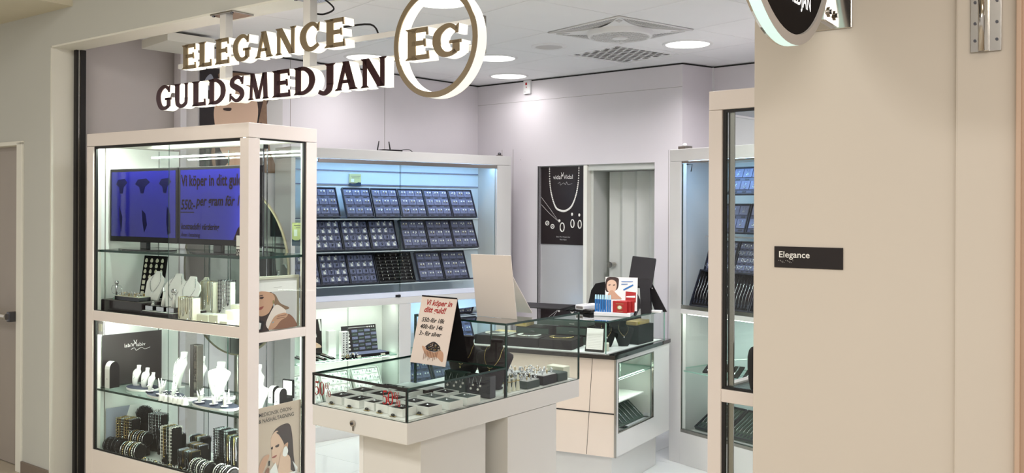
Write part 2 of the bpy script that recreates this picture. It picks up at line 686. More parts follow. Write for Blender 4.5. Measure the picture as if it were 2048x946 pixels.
# accordion door folded in the opening
d = struct(empty('door_2'))
WD.put(d, 1.19, 0.2, 0)
b = MB()
pts = []
xs = [0, 0.045, 0.115, 0.165, 0.245, 0.295, 0.375, 0.425, 0.53]
ys = [0.07, 0.0, 0.045, 0.0, 0.045, 0.0, 0.045, 0.0, 0.04]
for i in range(len(xs) - 1):
    a, c = (xs[i], ys[i]), (xs[i + 1], ys[i + 1])
    m = 'curtain_green' if i == 0 else 'curtain'
    b.mesh([(a[0], a[1], 0.01), (c[0], c[1], 0.01), (c[0], c[1], 1.855), (a[0], a[1], 1.855), (a[0], a[1] + .008, 0.01), (c[0], c[1] + .008, 0.01), (c[0], c[1] + .008, 1.855), (a[0], a[1] + .008, 1.855)],
           [(0, 1, 2, 3), (5, 4, 7, 6), (3, 2, 6, 7), (0, 4, 5, 1)], m)
b.build('door_leaf', d)
b = MB()
b.cyl((0.08, -0.03, 1.14), (0.08, 0.02, 1.14), 0.018, 'chrome', 12)
b.cyl((0.08, -0.045, 1.14), (0.08, -0.03, 1.14), 0.024, 'steel', 12, 0.018)
b.build('door_handle', d)
# column side and the wall right of it
b = MB()
x1, y1, _ = WD.w(1.99, 0)
b.box(0, 0.33, 0, 0.1, 0, 2.597, 'wall_white')
b.box(0, 0.33, -0.0015, 0, 2.588, 2.597, 'gasket')
Frame(x1, y1, 34.5).put(struct(b.build('wall_right_column')))
b = MB()
b.box(0, 1.6, 0, 0.1, 0, 2.597, 'wall_white')
b.box(0, 1.6, -0.0015, 0, 2.588, 2.597, 'gasket')
b.box(-0.006, 0.006, -0.012, 0, 0, 2.59, 'plastic_white')
Frame(1.451, 6.68, -42.2).put(struct(b.build('wall_right')))
# right hand column of the storefront, with pilaster and the warm panel beyond
PF = Frame(0.726, 2.78, -34.5)
b = MB()
b.box(0, 0.69, 0, 0.20, 0, 3.3, 'wall_column', 0.004)
PF.put(struct(b.build('wall_storefront_column')))
b = MB()
b.box(0.556, 0.70, -0.022, 0.18, 0, 3.3, 'wall_column', 0.006)
PF.put(struct(b.build('trim_6')))
b = MB()
b.box(0.70, 0.712, -0.05, 0.18, 0, 3.3, 'wall_pink', 0.003)
b.box(0.712, 2.2, -0.03, 0.18, 0, 3.3, 'wall_pink')
PF.put(struct(b.build('wall_right_front')))
# shop's left closing wall so that the room is shut
b = MB()
b.box(-0.35, 0.0, 0.16, 0.9, 0, 2.6, 'wall_mauve')
SF.put(struct(b.build('wall_shop_side')), 0.0, 0.0)
b = MB()
b.box(4.25, 4.35, 0.2, 3.6, 0, 2.6, 'wall_white')
SF.put(struct(b.build('wall_shop_right')))

# ================================================================ CEILING FITTINGS
def downlight(x, y, r, label, power=12.0):
    t = tag(empty('ceiling_lamp'), label, 'ceiling lamp', 'round recessed lamps in the tiled ceiling')
    t.location = (x, y, 2.6)
    b = MB()
    ring = []
    for rr, z in ((r + 0.022, 0.0), (r + 0.018, -0.006), (r + 0.004, -0.008), (r, -0.003)):
        ring.append([(rr * math.cos(2 * PI * k / 40), rr * math.sin(2 * PI * k / 40), z) for k in range(40)])
    b.loft(ring, 'plastic_white', False)
    b.build('rim', t)
    b = MB()
    b.slab([(r * math.cos(2 * PI * k / 40), r * math.sin(2 * PI * k / 40)) for k in range(40)], -0.004, -0.001, 'lamp_white')
    b.build('diffuser', t)
    l = bpy.data.lights.new('downlight', 'AREA')
    l.shape, l.size, l.energy, l.color = 'DISK', r * 1.9, power, (1.0, 0.965, 0.985)
    l.spread = R(150)
    lo = bpy.data.objects.new('downlight', l)
    lo.location = (x, y, 2.588)
    COL.objects.link(lo)


downlight(1.09, 5.77, 0.135, 'round lit ceiling lamp right of the four-way fan grille', 12.0)
downlight(-0.12, 6.34, 0.135, 'round lit ceiling lamp beside the hanging circle sign, over the wall case', 8.0)
downlight(-0.03, 7.20, 0.135, 'smallest lit ceiling lamp, farthest back above the doorway wall', 2.2)
downlight(-1.0, 6.33, 0.135, 'round lit ceiling lamp seen between the two rows of sign letters', 3.6)
downlight(-0.36, 4.62, 0.135, 'round lit ceiling lamp seen inside the top of the hanging circle')

for x, y, w in ((0.75, 4.25, 'nearest the round blade sign'), (-1.35, 4.62, 'behind the fascia over the left showcase'), (0.15, 3.65, 'over the glass table'), (1.45, 4.75, 'behind the right hand column')):  # extra lamps out of view, added to light the shop from the front
    downlight(x, y, 0.135, 'added out-of-view ceiling lamp ' + w, 4.0 if x < .5 else 11.0)

# cassette fan grille
t = tag(empty('ceiling_ventilator'), 'square white ceiling ventilator with round fan grille and four curved slatted outlets', 'ventilator')
t.location = (0.62, 5.35, 2.6)
t.rotation_euler = (0, 0, R(37.5))
b = MB()
b.box(-0.298, 0.298, -0.298, 0.298, 0.006, 0.012, 'black_velvet')
b.tube([(-.292, -.292, -.002), (.292, -.292, -.002), (.292, .292, -.002), (-.292, .292, -.002)], 0.007, 'plastic_white', 6, True)
pc = lambda x: 0.185 + 0.10 * (abs(x) / 0.262) ** 1.7
for k in range(4):
    b.M = Matrix.Rotation(k * PI / 2, 4, 'Z')
    top = [(x, pc(x)) for x in [0.262 - 0.262 * i / 12 for i in range(13)]]
    arc_ = [(0.182 * math.cos(a), 0.182 * math.sin(a)) for a in [PI / 2 - PI / 2 * i / 10 for i in range(1, 10)]]
    right = [(y, x) for x, y in reversed(top)]
    poly = [(0.292, 0.292)] + top + arc_ + right
    f = b.face([(x, y, -0.010) for x, y in poly], 'plastic_white')
    bmesh.ops.triangulate(b.bm, faces=[f])
    n_ = len(poly)
    P = [(x, y, -0.010) for x, y in poly] + [(x, y, 0.005) for x, y in poly]
    b.mesh(P, [(i, (i + 1) % n_, (i + 1) % n_ + n_, i + n_) for i in range(n_)], 'plastic_white')
    b.slab([(.262, .262), (.225, .252), (.205, .205), (.252, .225)], -0.0125, -0.0105, 'paper_grey')
b.M = Matrix.Identity(4)
rg = [[(rr * math.cos(2 * PI * k / 48), rr * math.sin(2 * PI * k / 48), z) for k in range(48)] for rr, z in ((0.192, -0.009), (0.186, -0.034), (0.178, -0.042), (0.168, -0.040), (0.166, -0.012))]
b.loft(rg, 'plastic_white', False)
b.slab([(0.167 * math.cos(2 * PI * k / 32), 0.167 * math.sin(2 * PI * k / 32)) for k in range(32)], -0.036, -0.032, 'black_velvet')
b.build('housing', t)
b = MB()
for i in range(-9, 10):
    x = i * 0.0178
    h = math.sqrt(max(0.0, 0.169 ** 2 - x * x))
    if h > 0.02:
        b.box(x - 0.004, x + 0.004, -h, h, -0.040, -0.038, 'plastic_white')
for i in range(-3, 4):
    y = i * 0.045
    h = math.sqrt(max(0.0, 0.168 ** 2 - y * y))
    b.box(-h, h, y - 0.002, y + 0.002, -0.041, -0.037, 'plastic_white')
b.slab([(0.045 * math.cos(2 * PI * k / 24), 0.045 * math.sin(2 * PI * k / 24)) for k in range(24)], -0.047, -0.036, 'plastic_white')
b.build('fan_grille', t)
for k in range(4):
    b = MB()
    b.M = Matrix.Rotation(k * PI / 2, 4, 'Z')
    for i in range(-13, 14):
        x = i * 0.0185
        if pc(x) < 0.282:
            b.box(x - 0.0034, x + 0.0034, pc(x) + .001, 0.286, -0.0065, -0.0045, 'plastic_white')
    b.build('slat_outlet', t)

# perforated tile behind it
t = tag(empty('ceiling_vent'), 'white ceiling tile with rows of hexagonal holes behind the fan grille', 'vent')
CT.put(t, 0.9, 0.9, 2.6)
b = MB()
b.box(-0.298, 0.298, -0.298, 0.298, 0.006, 0.012, 'ceiling_tile')
for i in range(-4, 5):
    for j in range(-4, 5):
        hx = i * 0.056 + (0.028 if j % 2 else 0)
        hy = j * 0.048
        if abs(hx) < 0.25:
            hexa = [(hx + 0.024 * math.cos(PI / 6 + k * PI / 3), hy + 0.024 * math.sin(PI / 6 + k * PI / 3)) for k in range(6)]
            b.slab(hexa, 0.0035, 0.0055, 'black_velvet')
            ring = [[(x * 1.0, y * 1.0, 0.0) for x, y in hexa], [(hx + (x - hx) * 1.13, hy + (y - hy) * 1.13, 0.0) for x, y in hexa], [(hx + (x - hx) * 1.13, hy + (y - hy) * 1.13, 0.006) for x, y in hexa]]
            b.loft(ring, 'ceiling_tile', False, False)
b.box(-0.298, 0.298, -0.298, -0.262, 0.0, 0.006, 'ceiling_tile')
b.box(-0.298, 0.298, 0.262, 0.298, 0.0, 0.006, 'ceiling_tile')
b.box(-0.298, -0.262, -0.262, 0.262, 0.0, 0.006, 'ceiling_tile')
b.box(0.275, 0.298, -0.262, 0.262, 0.0, 0.006, 'ceiling_tile')
b.build('perforated_panel', t)
# speaker, cameras, detector
b = MB()
b.loft([[(rr * math.cos(2 * PI * k / 32), rr * math.sin(2 * PI * k / 32), z) for k in range(32)] for rr, z in ((0.115, 0), (0.11, -0.008), (0.09, -0.010), (0.085, -0.006))], 'plastic_white', False)
b.slab([(0.086 * math.cos(2 * PI * k / 32), 0.086 * math.sin(2 * PI * k / 32)) for k in range(32)], -0.007, -0.004, 'paper_grey')
o = tag(b.build('ceiling_speaker'), 'round grey ceiling speaker grille between the lamps', 'speaker')
o.location = (0.23, 5.87, 2.6)
t = tag(empty('security_camera'), 'small white dome security camera under the ceiling, seen inside the circle sign', 'camera')
t.location = (-0.47, 5.75, 2.6)
b = MB()
b.cyl((0, 0, 0), (0, 0, -0.03), 0.05, 'plastic_white', 24)
b.sphere((0, 0, -0.03), 0.045, 'plastic_white', 20)
b.build('dome', t)
b = MB()
b.cyl((0.012, -0.035, -0.045), (0.016, -0.048, -0.052), 0.017, 'black_gloss', 16)
b.build('lens', t)
b = MB()
b.cyl((0, 0, 0), (0, 0, -0.012), 0.03, 'plastic_white', 16)
b.cyl((0, 0, -0.012), (0, 0, -0.05), 0.006, 'chrome', 8)
b.cyl((0, 0, -0.05), (0, 0, -0.053), 0.016, 'chrome', 12)
o = tag(b.build('sprinkler'), 'small chrome sprinkler head beside the dome camera on the ceiling', 'sprinkler')
o.location = (-0.43, 6.0, 2.6)
b = MB()
b.box(0, 0.07, -0.022, 0, 0, 0.11, 'plastic_white', 0.004)
b.box(0.022, 0.04, -0.0235, -0.021, 0.07, 0.09, 'red')
b.box(0.028, 0.036, -0.0235, -0.021, 0.048, 0.058, 'red')
b.text('REA', 0.011, 'print_grey', 0.01, 0.012, -0.0235)
o = tag(b.build('alarm_box'), 'small white alarm box with red marks high on the wall above the doorway', 'alarm box')
WD.put(o, 0.545, 0, 2.487)

# ================================================================ HANGING SIGN
def ribbon(pts, wd, n=6):
    c = catmull([(x, y, 0) for x, y in pts], n)
    W = []
    N = len(c)
    for i in range(N):
        f = i / (N - 1) * (len(wd) - 1)
        k = min(int(f), len(wd) - 2)
        W.append(1.17 * (wd[k] + (wd[k + 1] - wd[k]) * (f - k)))
    L, Rr = [], []
    for i in range(N):
        d = c[min(i + 1, N - 1)] - c[max(i - 1, 0)]
        d.normalize()
        nn = Vector((-d.y, d.x, 0))
        L.append((c[i] + nn * W[i] / 2)[:2])
        Rr.append((c[i] - nn * W[i] / 2)[:2])
    return [(L[i], L[i + 1], Rr[i + 1], Rr[i]) for i in range(N - 1)]


def vbar(x, w, z0=0.0, z1=1.0, s0=1, s1=1):
    q = [[(x - w / 2, z0), (x + w / 2, z0), (x + w / 2, z1), (x - w / 2, z1)]]
    if s0:
        q.append([(x - w * .85, z0), (x + w * .85, z0), (x + w * .5, z0 + .08), (x - w * .5, z0 + .08)])
    if s1:
        q.append([(x - w * .5, z1 - .08), (x + w * .5, z1 - .08), (x + w * .85, z1), (x - w * .85, z1)])
    return q


def hb(x0, x1, z, w, ser=0.10, up=1, dn=1):
    q = [[(x0, z - w / 2), (x1, z - w / 2), (x1, z + w / 2), (x0, z + w / 2)]]
    q.append([(x1 - 0.02, z - w / 2 - (ser if dn else 0)), (x1 + .04, z - w / 2 - (ser if dn else 0)), (x1 + .02, z + w / 2 + (ser if up else 0)), (x1 - .04, z + w / 2 + (ser if up else 0))])
    return q


def diag(x0, z0, x1, z1, w):
    w = w * 1.18
    return [[(x0 - w / 2, z0), (x0 + w / 2, z0), (x1 + w / 2, z1), (x1 - w / 2, z1)]]


T_, V_ = 0.155, 0.235
GL = {
    'E': vbar(.17, V_) + hb(.17, .66, .065, T_, .10, 1, 0) + hb(.17, .56, .52, T_, .05) + hb(.17, .63, .935, T_, .10, 0, 1),
    'L': vbar(.17, V_) + hb(.17, .62, .065, T_, .12, 1, 0),
    'G': ribbon([(.72, .80), (.55, .95), (.34, .92), (.14, .72), (.11, .42), (.25, .12), (.48, .05), (.70, .14)], [.10, .12, .15, .20, .21, .18, .13, .12]) + [[(.68, .70), (.76, .70), (.78, 1.0), (.70, .93)], [(.60, .05), (.80, .12), (.80, .46), (.60, .46)], [(.50, .38), (.86, .38), (.86, .48), (.50, .48)]],
    'C': ribbon([(.72, .78), (.55, .95), (.34, .92), (.14, .72), (.11, .42), (.25, .12), (.48, .05), (.74, .20)], [.10, .12, .15, .20, .21, .18, .13, .10]) + [[(.68, .68), (.76, .68), (.78, 1.0), (.70, .93)]],
    'A': diag(.16, 0, .46, 1, .14) + diag(.78, 0, .46, 1, .22) + [[(.25, .24), (.70, .24), (.66, .36), (.29, .36)]] + [[(.0, 0), (.30, 0), (.26, .07), (.06, .07)], [(.60, 0), (.98, 0), (.92, .07), (.66, .07)]],
    'N': diag(.16, 0, .16, 1, .13) + diag(.84, 0, .84, 1, .13) + diag(.80, 0, .18, 1, .22) + [[(.0, 0), (.32, 0), (.26, .07), (.06, .07)], [(.0, 1), (.22, 1), (.2, .93), (.05, .93)], [(.70, 1), (1.0, 1), (.94, .93), (.76, .93)]],
    'D': vbar(.17, V_) + ribbon([(.17, .94), (.45, .93), (.70, .76), (.78, .5), (.70, .24), (.45, .07), (.17, .06)], [.12, .13, .17, .21, .17, .13, .12]),
    'S': ribbon([(.62, .76), (.55, .90), (.38, .95), (.20, .86), (.18, .68), (.38, .55), (.58, .42), (.63, .24), (.50, .08), (.32, .05), (.12, .22)], [.08, .10, .13, .15, .18, .20, .18, .15, .13, .10, .08]) + [[(.60, .66), (.67, .66), (.69, .98), (.62, .93)], [(.05, .02), (.11, .08), (.13, .34), (.06, .34)]],
    'U': vbar(.17, V_, .35, 1, 0, 1) + ribbon([(.17, .40), (.20, .17), (.42, .06), (.66, .17), (.70, .40)], [.20, .18, .13, .13, .13]) + vbar(.70, .13, .35, 1, 0, 1),
    'M': diag(.16, 0, .22, 1, .12) + diag(1.02, 0, .96, 1, .19) + diag(.58, .02, .24, 1, .20) + diag(.60, .02, .92, 1, .12) + [[(.0, 0), (.32, 0), (.26, .07), (.06, .07)], [(.84, 0), (1.2, 0), (1.14, .07), (.9, .07)]],
    'J': vbar(.46, V_, .25, 1, 0, 1) + ribbon([(.46, .30), (.42, .08), (.25, -.04), (.06, .04)], [.20, .18, .14, .12]),
}
WIDTHS = {'E': .72, 'L': .68, 'G': .86, 'C': .80, 'A': .98, 'N': 1.0, 'D': .90, 'S': .72, 'U': .82, 'M': 1.2, 'J': .58}


def letter(ch, u0, u1, z0, h, face, parent, d0=-0.085, d1=-0.035, fr=0.004):
    b = MB()
    sx = (u1 - u0) / WIDTHS[ch]
    for q in GL[ch]:
        pts = [(u0 + x * sx, z0 + z * h) for x, z in q]
        b.prism(pts, d0 - fr, d0, face)
        b.prism(pts, d0, d1, 'sign_glow')
    return b.build('letter', parent)


sg = tag(empty('hanging_sign'), 'hanging shop sign of backlit bronze letters and a circled monogram on steel rails', 'sign')
SF.put(sg, 0, 0, 0)
r1 = [(1.424, 1.535), (1.553, 1.655), (1.680, 1.785), (1.812, 1.932), (1.965, 2.085), (2.102, 2.235), (2.262, 2.382), (2.413, 2.535)]
for ch, (a, c) in zip('ELEGANCE', r1):
    letter(ch, a, c, 2.211, 0.112, 'bronze', sg)
r2 = [(1.213, 1.335), (1.360, 1.472), (1.505, 1.610), (1.630, 1.755), (1.778, 1.888), (1.918, 2.058), (2.085, 2.202), (2.225, 2.352), (2.368, 2.462), (2.473, 2.602), (2.620, 2.760)]
for ch, (a, c) in zip('GULDSMEDJAN', r2):
    letter(ch, a, c, 2.034, 0.113, 'bronze_dark', sg)
letter('E', 2.863, 2.982, 2.118, 0.115, 'bronze', sg)
letter('G', 2.998, 3.132, 2.118, 0.113, 'bronze', sg)
b = MB()
rc, ro, ri = (3.003, 2.175), 0.203, 0.182
for d0, d1, m in ((-0.089, -0.085, 'bronze'), (-0.085, -0.035, 'sign_glow')):
    rg = []
    for rr, y in ((ro, d0), (ro, d1), (ri, d1), (ri, d0), (ro, d0)):
        rg.append([(rc[0] + rr * math.cos(2 * PI * k / 72), y, rc[1] + rr * math.sin(2 * PI * k / 72)) for k in range(72)])
    b.loft(rg, m, False, False)
b.build('circle', sg)
for z in (2.243, 2.148):
    b = MB()
    b.box(1.30, 3.17, -0.03, -0.005, z - 0.011, z + 0.011, 'lacquer_cool', 0.002)
    b.box(3.17, 3.175, -0.05, 0.0, z - 0.02, z + 0.02, 'steel')
    b.build('rail', sg)
for u in (1.61, 2.196):
    b = MB()
    b.box(u - 0.022, u + 0.022, 0.0, 0.04, 2.06, 2.478, 'lacquer_cool', 0.002)
    b.box(u - 0.085, u + 0.085, -0.01, 0.11, 2.462, 2.470, 'steel', 0.002)
    for du in (-.07, .07):
        b.cyl((u + du, 0.0, 2.462), (u + du, 0.0, 2.457), 0.007, 'dark_steel', 8)
    b.build('pole', sg)
b = MB()
b.tube(catmull([(2.196, 0.045, 2.40), (2.24, 0.06, 2.395), (2.30, 0.06, 2.41), (2.26, 0.05, 2.45), (2.22, 0.05, 2.47)], 5), 0.004, 'black', 6)
b.build('cable', sg)
b = MB()
b.tube(catmull([(2.43, -0.03, 2.30), (2.55, 0.03, 2.31), (2.60, 0.03, 2.26), (2.62, -0.0, 2.25)], 5), 0.004, 'black', 6)
b.build('cable', sg)

# round blade sign on the column
bs = tag(empty('blade_sign'), 'round black blade sign with a lit rim, bracketed to the column at top right', 'sign')
x0, y0, _ = PF.w(0.235, 0)
BS = Frame(x0, y0, 90 - 34.5 - 0.0)
BS.put(bs, 0, 0, 0)
cx, cz, ro = -0.395, 2.366, 0.380
b = MB()
circ = lambda rr, y: [(cx + rr * math.cos(2 * PI * k / 72), y, cz + rr * math.sin(2 * PI * k / 72)) for k in range(72)]
b.loft([circ(ro, -0.002), circ(ro - 0.026, -0.004), circ(ro - 0.028, 0.004)], 'paper_grey', False, False)
b.loft([circ(ro, 0.026), circ(ro, 0.032)], 'chrome', True, False)
b.build('rim', bs)
b = MB()
b.loft([circ(ro, -0.002), circ(ro, 0.026)], 'sign_cyan', False, False)
b.build('lit_edge', bs)
b = MB()
b.prism([(cx + (ro - 0.027) * math.cos(2 * PI * k / 72), cz + (ro - 0.027) * math.sin(2 * PI * k / 72)) for k in range(72)], 0.002, 0.024, 'black_velvet')
b.text('GULDSMEDJAN', 0.060, 'sign_letter', cx, cz - 0.270, -0.001, off=0.012, align='c', sx=0.82)
b.text('ELEGANCE', 0.062, 'sign_letter', cx, cz - 0.17, -0.001, off=0.01, align='c', sx=0.9)
b.build('disc', bs)
b = MB()
b.box(-0.075, 0.0, 0.005, 0.025, 2.10, 2.20, 'chrome', 0.003)
b.box(-0.006, -0.001, -0.05, 0.06, 2.085, 2.22, 'chrome', 0.002)
b.cyl((-0.035, 0.006, 2.13), (-0.035, 0.0, 2.13), 0.014, 'steel', 12)
b.cyl((-0.035, 0.0, 2.13), (-0.035, -0.004, 2.13), 0.007, 'dark_steel', 8)
b.build('bracket', bs)
# name plate
b = MB()
b.box(0, 0.198, -0.004, 0, 0, 0.062, 'print_black', 0.001)
b.text('Elegance', 0.026, 'paper_white', 0.013, 0.030, -0.0048, off=0.012, sx=1.02)
for i in range(9):
    for j in range(3):
        if (i * 5 + j * 3) % 4 < 2:
            b.sphere((0.014 + i * 0.0052 + (j % 2) * .0018, -0.0046, 0.021 - j * 0.0028), 0.0009, 'paper_white', 5)
o = tag(b.build('name_plate'), 'black name plate reading Elegance with braille dots on the beige column', 'sign')
PF.put(o, 0.065, 0, 1.399)
# metal bracket
b = MB()
b.box(0, 0.072, -0.006, 0, 0, 0.18, 'steel', 0.001)
b.tube([(0.027, -0.012, 0.002), (0.027, -0.012, 0.178)], 0.008, 'chrome', 12)
b.box(0.033, 0.044, -0.016, -0.006, 0.0, 0.18, 'chrome', 0.002)
for x in (0.011, 0.062):
    for z in (0.03, 0.075, 0.13):
        b.cyl((x, -0.006, z), (x, -0.009, z), 0.004, 'dark_steel', 8)
o = tag(b.build('steel_bracket'), 'brushed steel screw-on bracket high on the pilaster at the right', 'bracket')
PF.put(o, 0.592, -0.022, 1.982)

# ================================================================ LEFT SHOWCASE
def led(name, b, parent):
    return b.build(name, parent)


sc = tag(empty('display_showcase'), 'tall white framed glass showcase with three display levels at the left of the shop entrance', 'display case')
CS.put(sc)
Wd, Dp = 1.343, 0.436
b = MB()
b.box(0, Wd, 0, Dp, 1.900, 1.97, 'lacquer', 0.003)
b.build('header', sc)
b = MB()
b.box(0.0, 0.062, 0.0, 0.05, 0.0, 1.898, 'lacquer', 0.002)
b.build('post', sc)
b = MB()
b.box(1.281, Wd, 0.0, 0.068, 0.0, 1.898, 'lacquer', 0.002)
b.build('post', sc)
b = MB()
b.box(1.30, Wd, 0.366, Dp, 0.0, 1.898, 'lacquer', 0.002)
b.build('post', sc)
b = MB()
b.box(0.0, 1.281, 0.001, 0.03, 0.0, 0.238, 'lacquer', 0.002)
b.box(1.315, Wd - 0.001, 0.068, 0.366, 0.0, 0.185, 'lacquer', 0.002)
b.box(0.02, 1.32, 0.03, Dp - 0.01, 0.17, 0.20, 'white_matte')
b.build('plinth', sc)
b = MB()
b.box(0.062, 1.281, 0.001, 0.03, 0.946, 1.0, 'lacquer', 0.002)
b.box(1.312, Wd - 0.001, 0.068, 0.366, 0.922, 0.968, 'lacquer', 0.002)
b.build('middle_rail', sc)
b = MB()
b.box(0.03, 1.312, 0.03, Dp - 0.01, 0.955, 0.968, 'white_matte')
b.build('middle_deck', sc)
b = MB()
b.box(0.010, 0.030, 0.05, 0.57, 0.0, 1.90, 'white_matte')
b.box(0.030, 0.036, 0.09, 0.092, 0.2, 1.9, 'seam')
b.build('end_panel', sc)
b = MB()
for z0, z1 in ((1.0, 1.898), (0.24, 0.946)):
    b.box(0.062, 0.078, 0.008, 0.02, z0, z1, 'gasket')
    b.box(1.327, 1.337, 0.352, 0.366, z0 - (.03 if z0 > .5 else .05), z1, 'gasket')
b.box(0.062, 1.281, 0.008, 0.02, 1.886, 1.900, 'gasket')
b.box(0.062, 1.281, 0.008, 0.02, 0.238, 0.243, 'gasket')
b.box(0.062, 1.281, 0.008, 0.02, 1.0, 1.003, 'gasket')
b.box(1.327, 1.337, 0.068, 0.366, 1.892, 1.900, 'gasket')
b.build('gasket', sc)
b = MB()
for z0, z1 in ((1.003, 1.886), (0.243, 0.944)):
    b.pane(0.078, 0.72, 0.010, 0.014, z0, z1)
    b.pane(0.72, 1.281, 0.010, 0.014, z0, z1)
    b.pane(1.330, 1.334, 0.068, 0.352, z0 - (0.033 if z0 > .5 else .055), z1 + (.006 if z0 > .5 else -.024))
b.build('glass_pane', sc)
b = MB()
for z0, z1 in ((0.97, 1.895), (0.20, 0.953)):
    b.pane(0.035, 0.50, 0.428, 0.432, z0, z1)
    b.pane(0.47, 1.30, 0.420, 0.424, z0, z1)
b.build('rear_pane', sc)
b = MB()
b.pane(0.04, 1.325, 0.03, 0.41, 1.320, 1.332, 'glass_shelf')
o = b.build('shelf', sc)
b = MB()
b.pane(0.04, 1.312, 0.03, 0.41, 0.556, 0.567, 'glass_shelf')
b.build('shelf', sc)
b = MB()
b.cyl((1.28, 0.145, 1.333), (1.28, 0.145, 1.87), 0.004, 'dark_steel', 8)
b.box(1.265, 1.295, 0.13, 0.16, 1.855, 1.875, 'gasket')
b.cyl((0.70, 0.40, 0.20), (0.70, 0.40, 1.88), 0.003, 'glass_edge', 8)
b.cyl((1.0, 0.41, 0.20), (1.0, 0.41, 1.88), 0.003, 'dark_steel', 8)
b.build('support_rod', sc)
b = MB()
b.box(0.15, 1.25, 0.30, 0.318, 1.845, 1.853, 'led_green')
b.build('light_strip', sc)
for v_, z_ in ((.030, 1.889), (.036, .9435)):  # strips kept out of sight, the rail one added to brighten the shelves below
    b = MB()
    b.box(0.09, 1.27, v_, v_ + .016, z_, z_ + .008, 'led_hidden_fill')
    b.build('light_strip', sc)
for z0, z1 in ((1.345, 1.84), (0.985, 1.315), (0.58, 0.94), (0.22, 0.55)):  # hidden strips added behind the corner post to brighten each level
    b = MB()
    b.box(1.236, 1.250, 0.080, 0.100, z0, z1, 'led_hidden_fill')
    b.box(1.250, 1.256, 0.074, 0.106, z0, z1, 'steel')
    b.build('light_strip', sc)
b = MB()
b.box(0.06, 0.12, 0.03, 0.034, 0.865, 0.945, 'plastic_white', 0.001)
b.box(0.075, 0.105, 0.027, 0.03, 0.885, 0.925, 'cream', 0.001)
b.build('socket', sc)


def put(o, F, u, v, z, rz=0.0, rx=0.0):
    F.put(o, u, v, z, R(rz), R(rx))
    return o


# --- televisions on the top shelf
def tv(label, u, w, kind):
    t = tag(empty('television'), label, 'television', 'televisions on the top shelf')
    put(t, CS, u, 0.11, 1.332)
    h = 0.40
    b = MB()
    b.box(0, w, 0.0, 0.035, 0.045, 0.045 + h, 'black', 0.004)
    b.build('body', t)
    b = MB()
    b.box(0.016, w - 0.016, -0.001, 0.002, 0.074, 0.029 + h, 'screen_blue')
    y = -0.0022
    if kind == 0:
        for cx, s in ((0.11, 1), (0.30, 1.25), (0.50, 1)):
            b.prism([(cx - .05 * s, .36), (cx - .03 * s, .385), (cx + .03 * s, .39), (cx + .055 * s, .37), (cx + .02 * s, .345), (cx + .012, .31), (cx - .012, .31), (cx - .02 * s, .345)], y, y + .001, 'screen_shape')
        b.prism([(.30, .22), (.33, .20), (.345, .14), (.32, .10), (.305, .16)], y, y + .001, 'screen_shape')
        b.prism([(.52, .24), (.545, .2), (.55, .10), (.525, .09), (.515, .16)], y, y + .001, 'screen_shape')
        b.prism([(.09, .24), (.12, .18), (.11, .10), (.095, .16)], y, y + .001, 'screen_shape')
    else:
        b.text('Vi köper in ditt guld', 0.082, 'screen_text', 0.024, 0.346, y, off=0.022, sx=0.72)
        b.text('550:-', 0.072, 'screen_text', 0.02, 0.225, y, off=0.02, sx=0.8, shear=0.15)
        b.box(0.02, 0.13, y, y + .001, 0.208, 0.212, 'screen_text')
        b.text('per gram för 18k', 0.072, 'screen_text', 0.146, 0.245, y, off=0.02, sx=0.8, shear=0.25)
        b.text('kostnadsfri värdering', 0.046, 'screen_text', 0.022, 0.122, y, off=0.02, sx=0.78, shear=0.25)
        b.text('Även i betalning', 0.03, 'screen_text', 0.022, 0.084, y, off=0.012, sx=0.8, shear=0.2)
        b.prism([(.44, .075), (.47, .13), (.52, .17), (.56, .16), (.60, .10), (.60, .075)], y, y + .001, 'screen_text')
    b.build('screen', t)
    b = MB()
    b.box(w / 2 - .03, w / 2 + .03, 0.005, 0.03, 0.008, 0.047, 'black_gloss', 0.003)
    b.slab([(w / 2 + 0.22 * math.cos(2 * PI * k / 32), 0.03 + 0.10 * math.sin(2 * PI * k / 32)) for k in range(32)], 0.0005, 0.009, 'black_gloss')
    b.build('stand', t)
    return t


tv('flat television with a plain deep blue picture, on the left half of the top shelf', 0.048, 0.606, 0)
tv('flat television with dark Swedish gold buying text on deep blue, beside the plain one', 0.664, 0.61, 1)
# tag sign by the second television
b = MB()
b.box(0, 0.06, 0, 0.003, 0.0, 0.10, 'paper_white')
b.box(0, 0.06, -0.001, 0, 0.045, 0.049, 'print_grey')
b.box(0, 0.06, -0.001, 0, 0.0, 0.035, 'print_black')
b.text('LAGA', 0.018, 'paper_white', 0.004, 0.019, -0.0015, off=.01)
b.text('BYTA', 0.014, 'paper_white', 0.004, 0.004, -0.0015, off=.01)
put(tag(b.build('price_card'), 'small white and black card standing before the second television by the corner post', 'card'), CS, 1.214, 0.036, 1.333)


# --- templates for display pieces
def bust_mesh(h, m, cap=None, lean=0.0):
    """necklace bust: stump neck on sloping shoulders and tapered chest"""
    b = MB()
    prof = [(0, .20, .15, -.02), (.03, .21, .15, -.03), (.05, .22, .09, -.09), (.20, .28, .095, -.09), (.40, .36, .10, -.06), (.58, .43, .10, -.02), (.68, .46, .09, .02), (.735, .44, .08, .05), (.775, .33, .075, .075), (.81, .20, .08, .09), (.85, .15, .085, .10), (.92, .135, .085, .11), (1.0, .155, .09, .12)]
    rg = []
    for z, rx, ry, oy in prof:
        sp = lambda t: math.copysign(abs(t) ** .75, t)
        rg.append([(rx * h * sp(math.cos(2 * PI * k / 24)), oy * h + ry * h * sp(math.sin(2 * PI * k / 24)), z * h) for k in range(24)])
    b.loft(rg, m)
    b.slab([(.15 * h * math.cos(2 * PI * k / 20), .12 * h + .10 * h * math.sin(2 * PI * k / 20)) for k in range(20)], h, h * 1.03, cap or m)
    return b


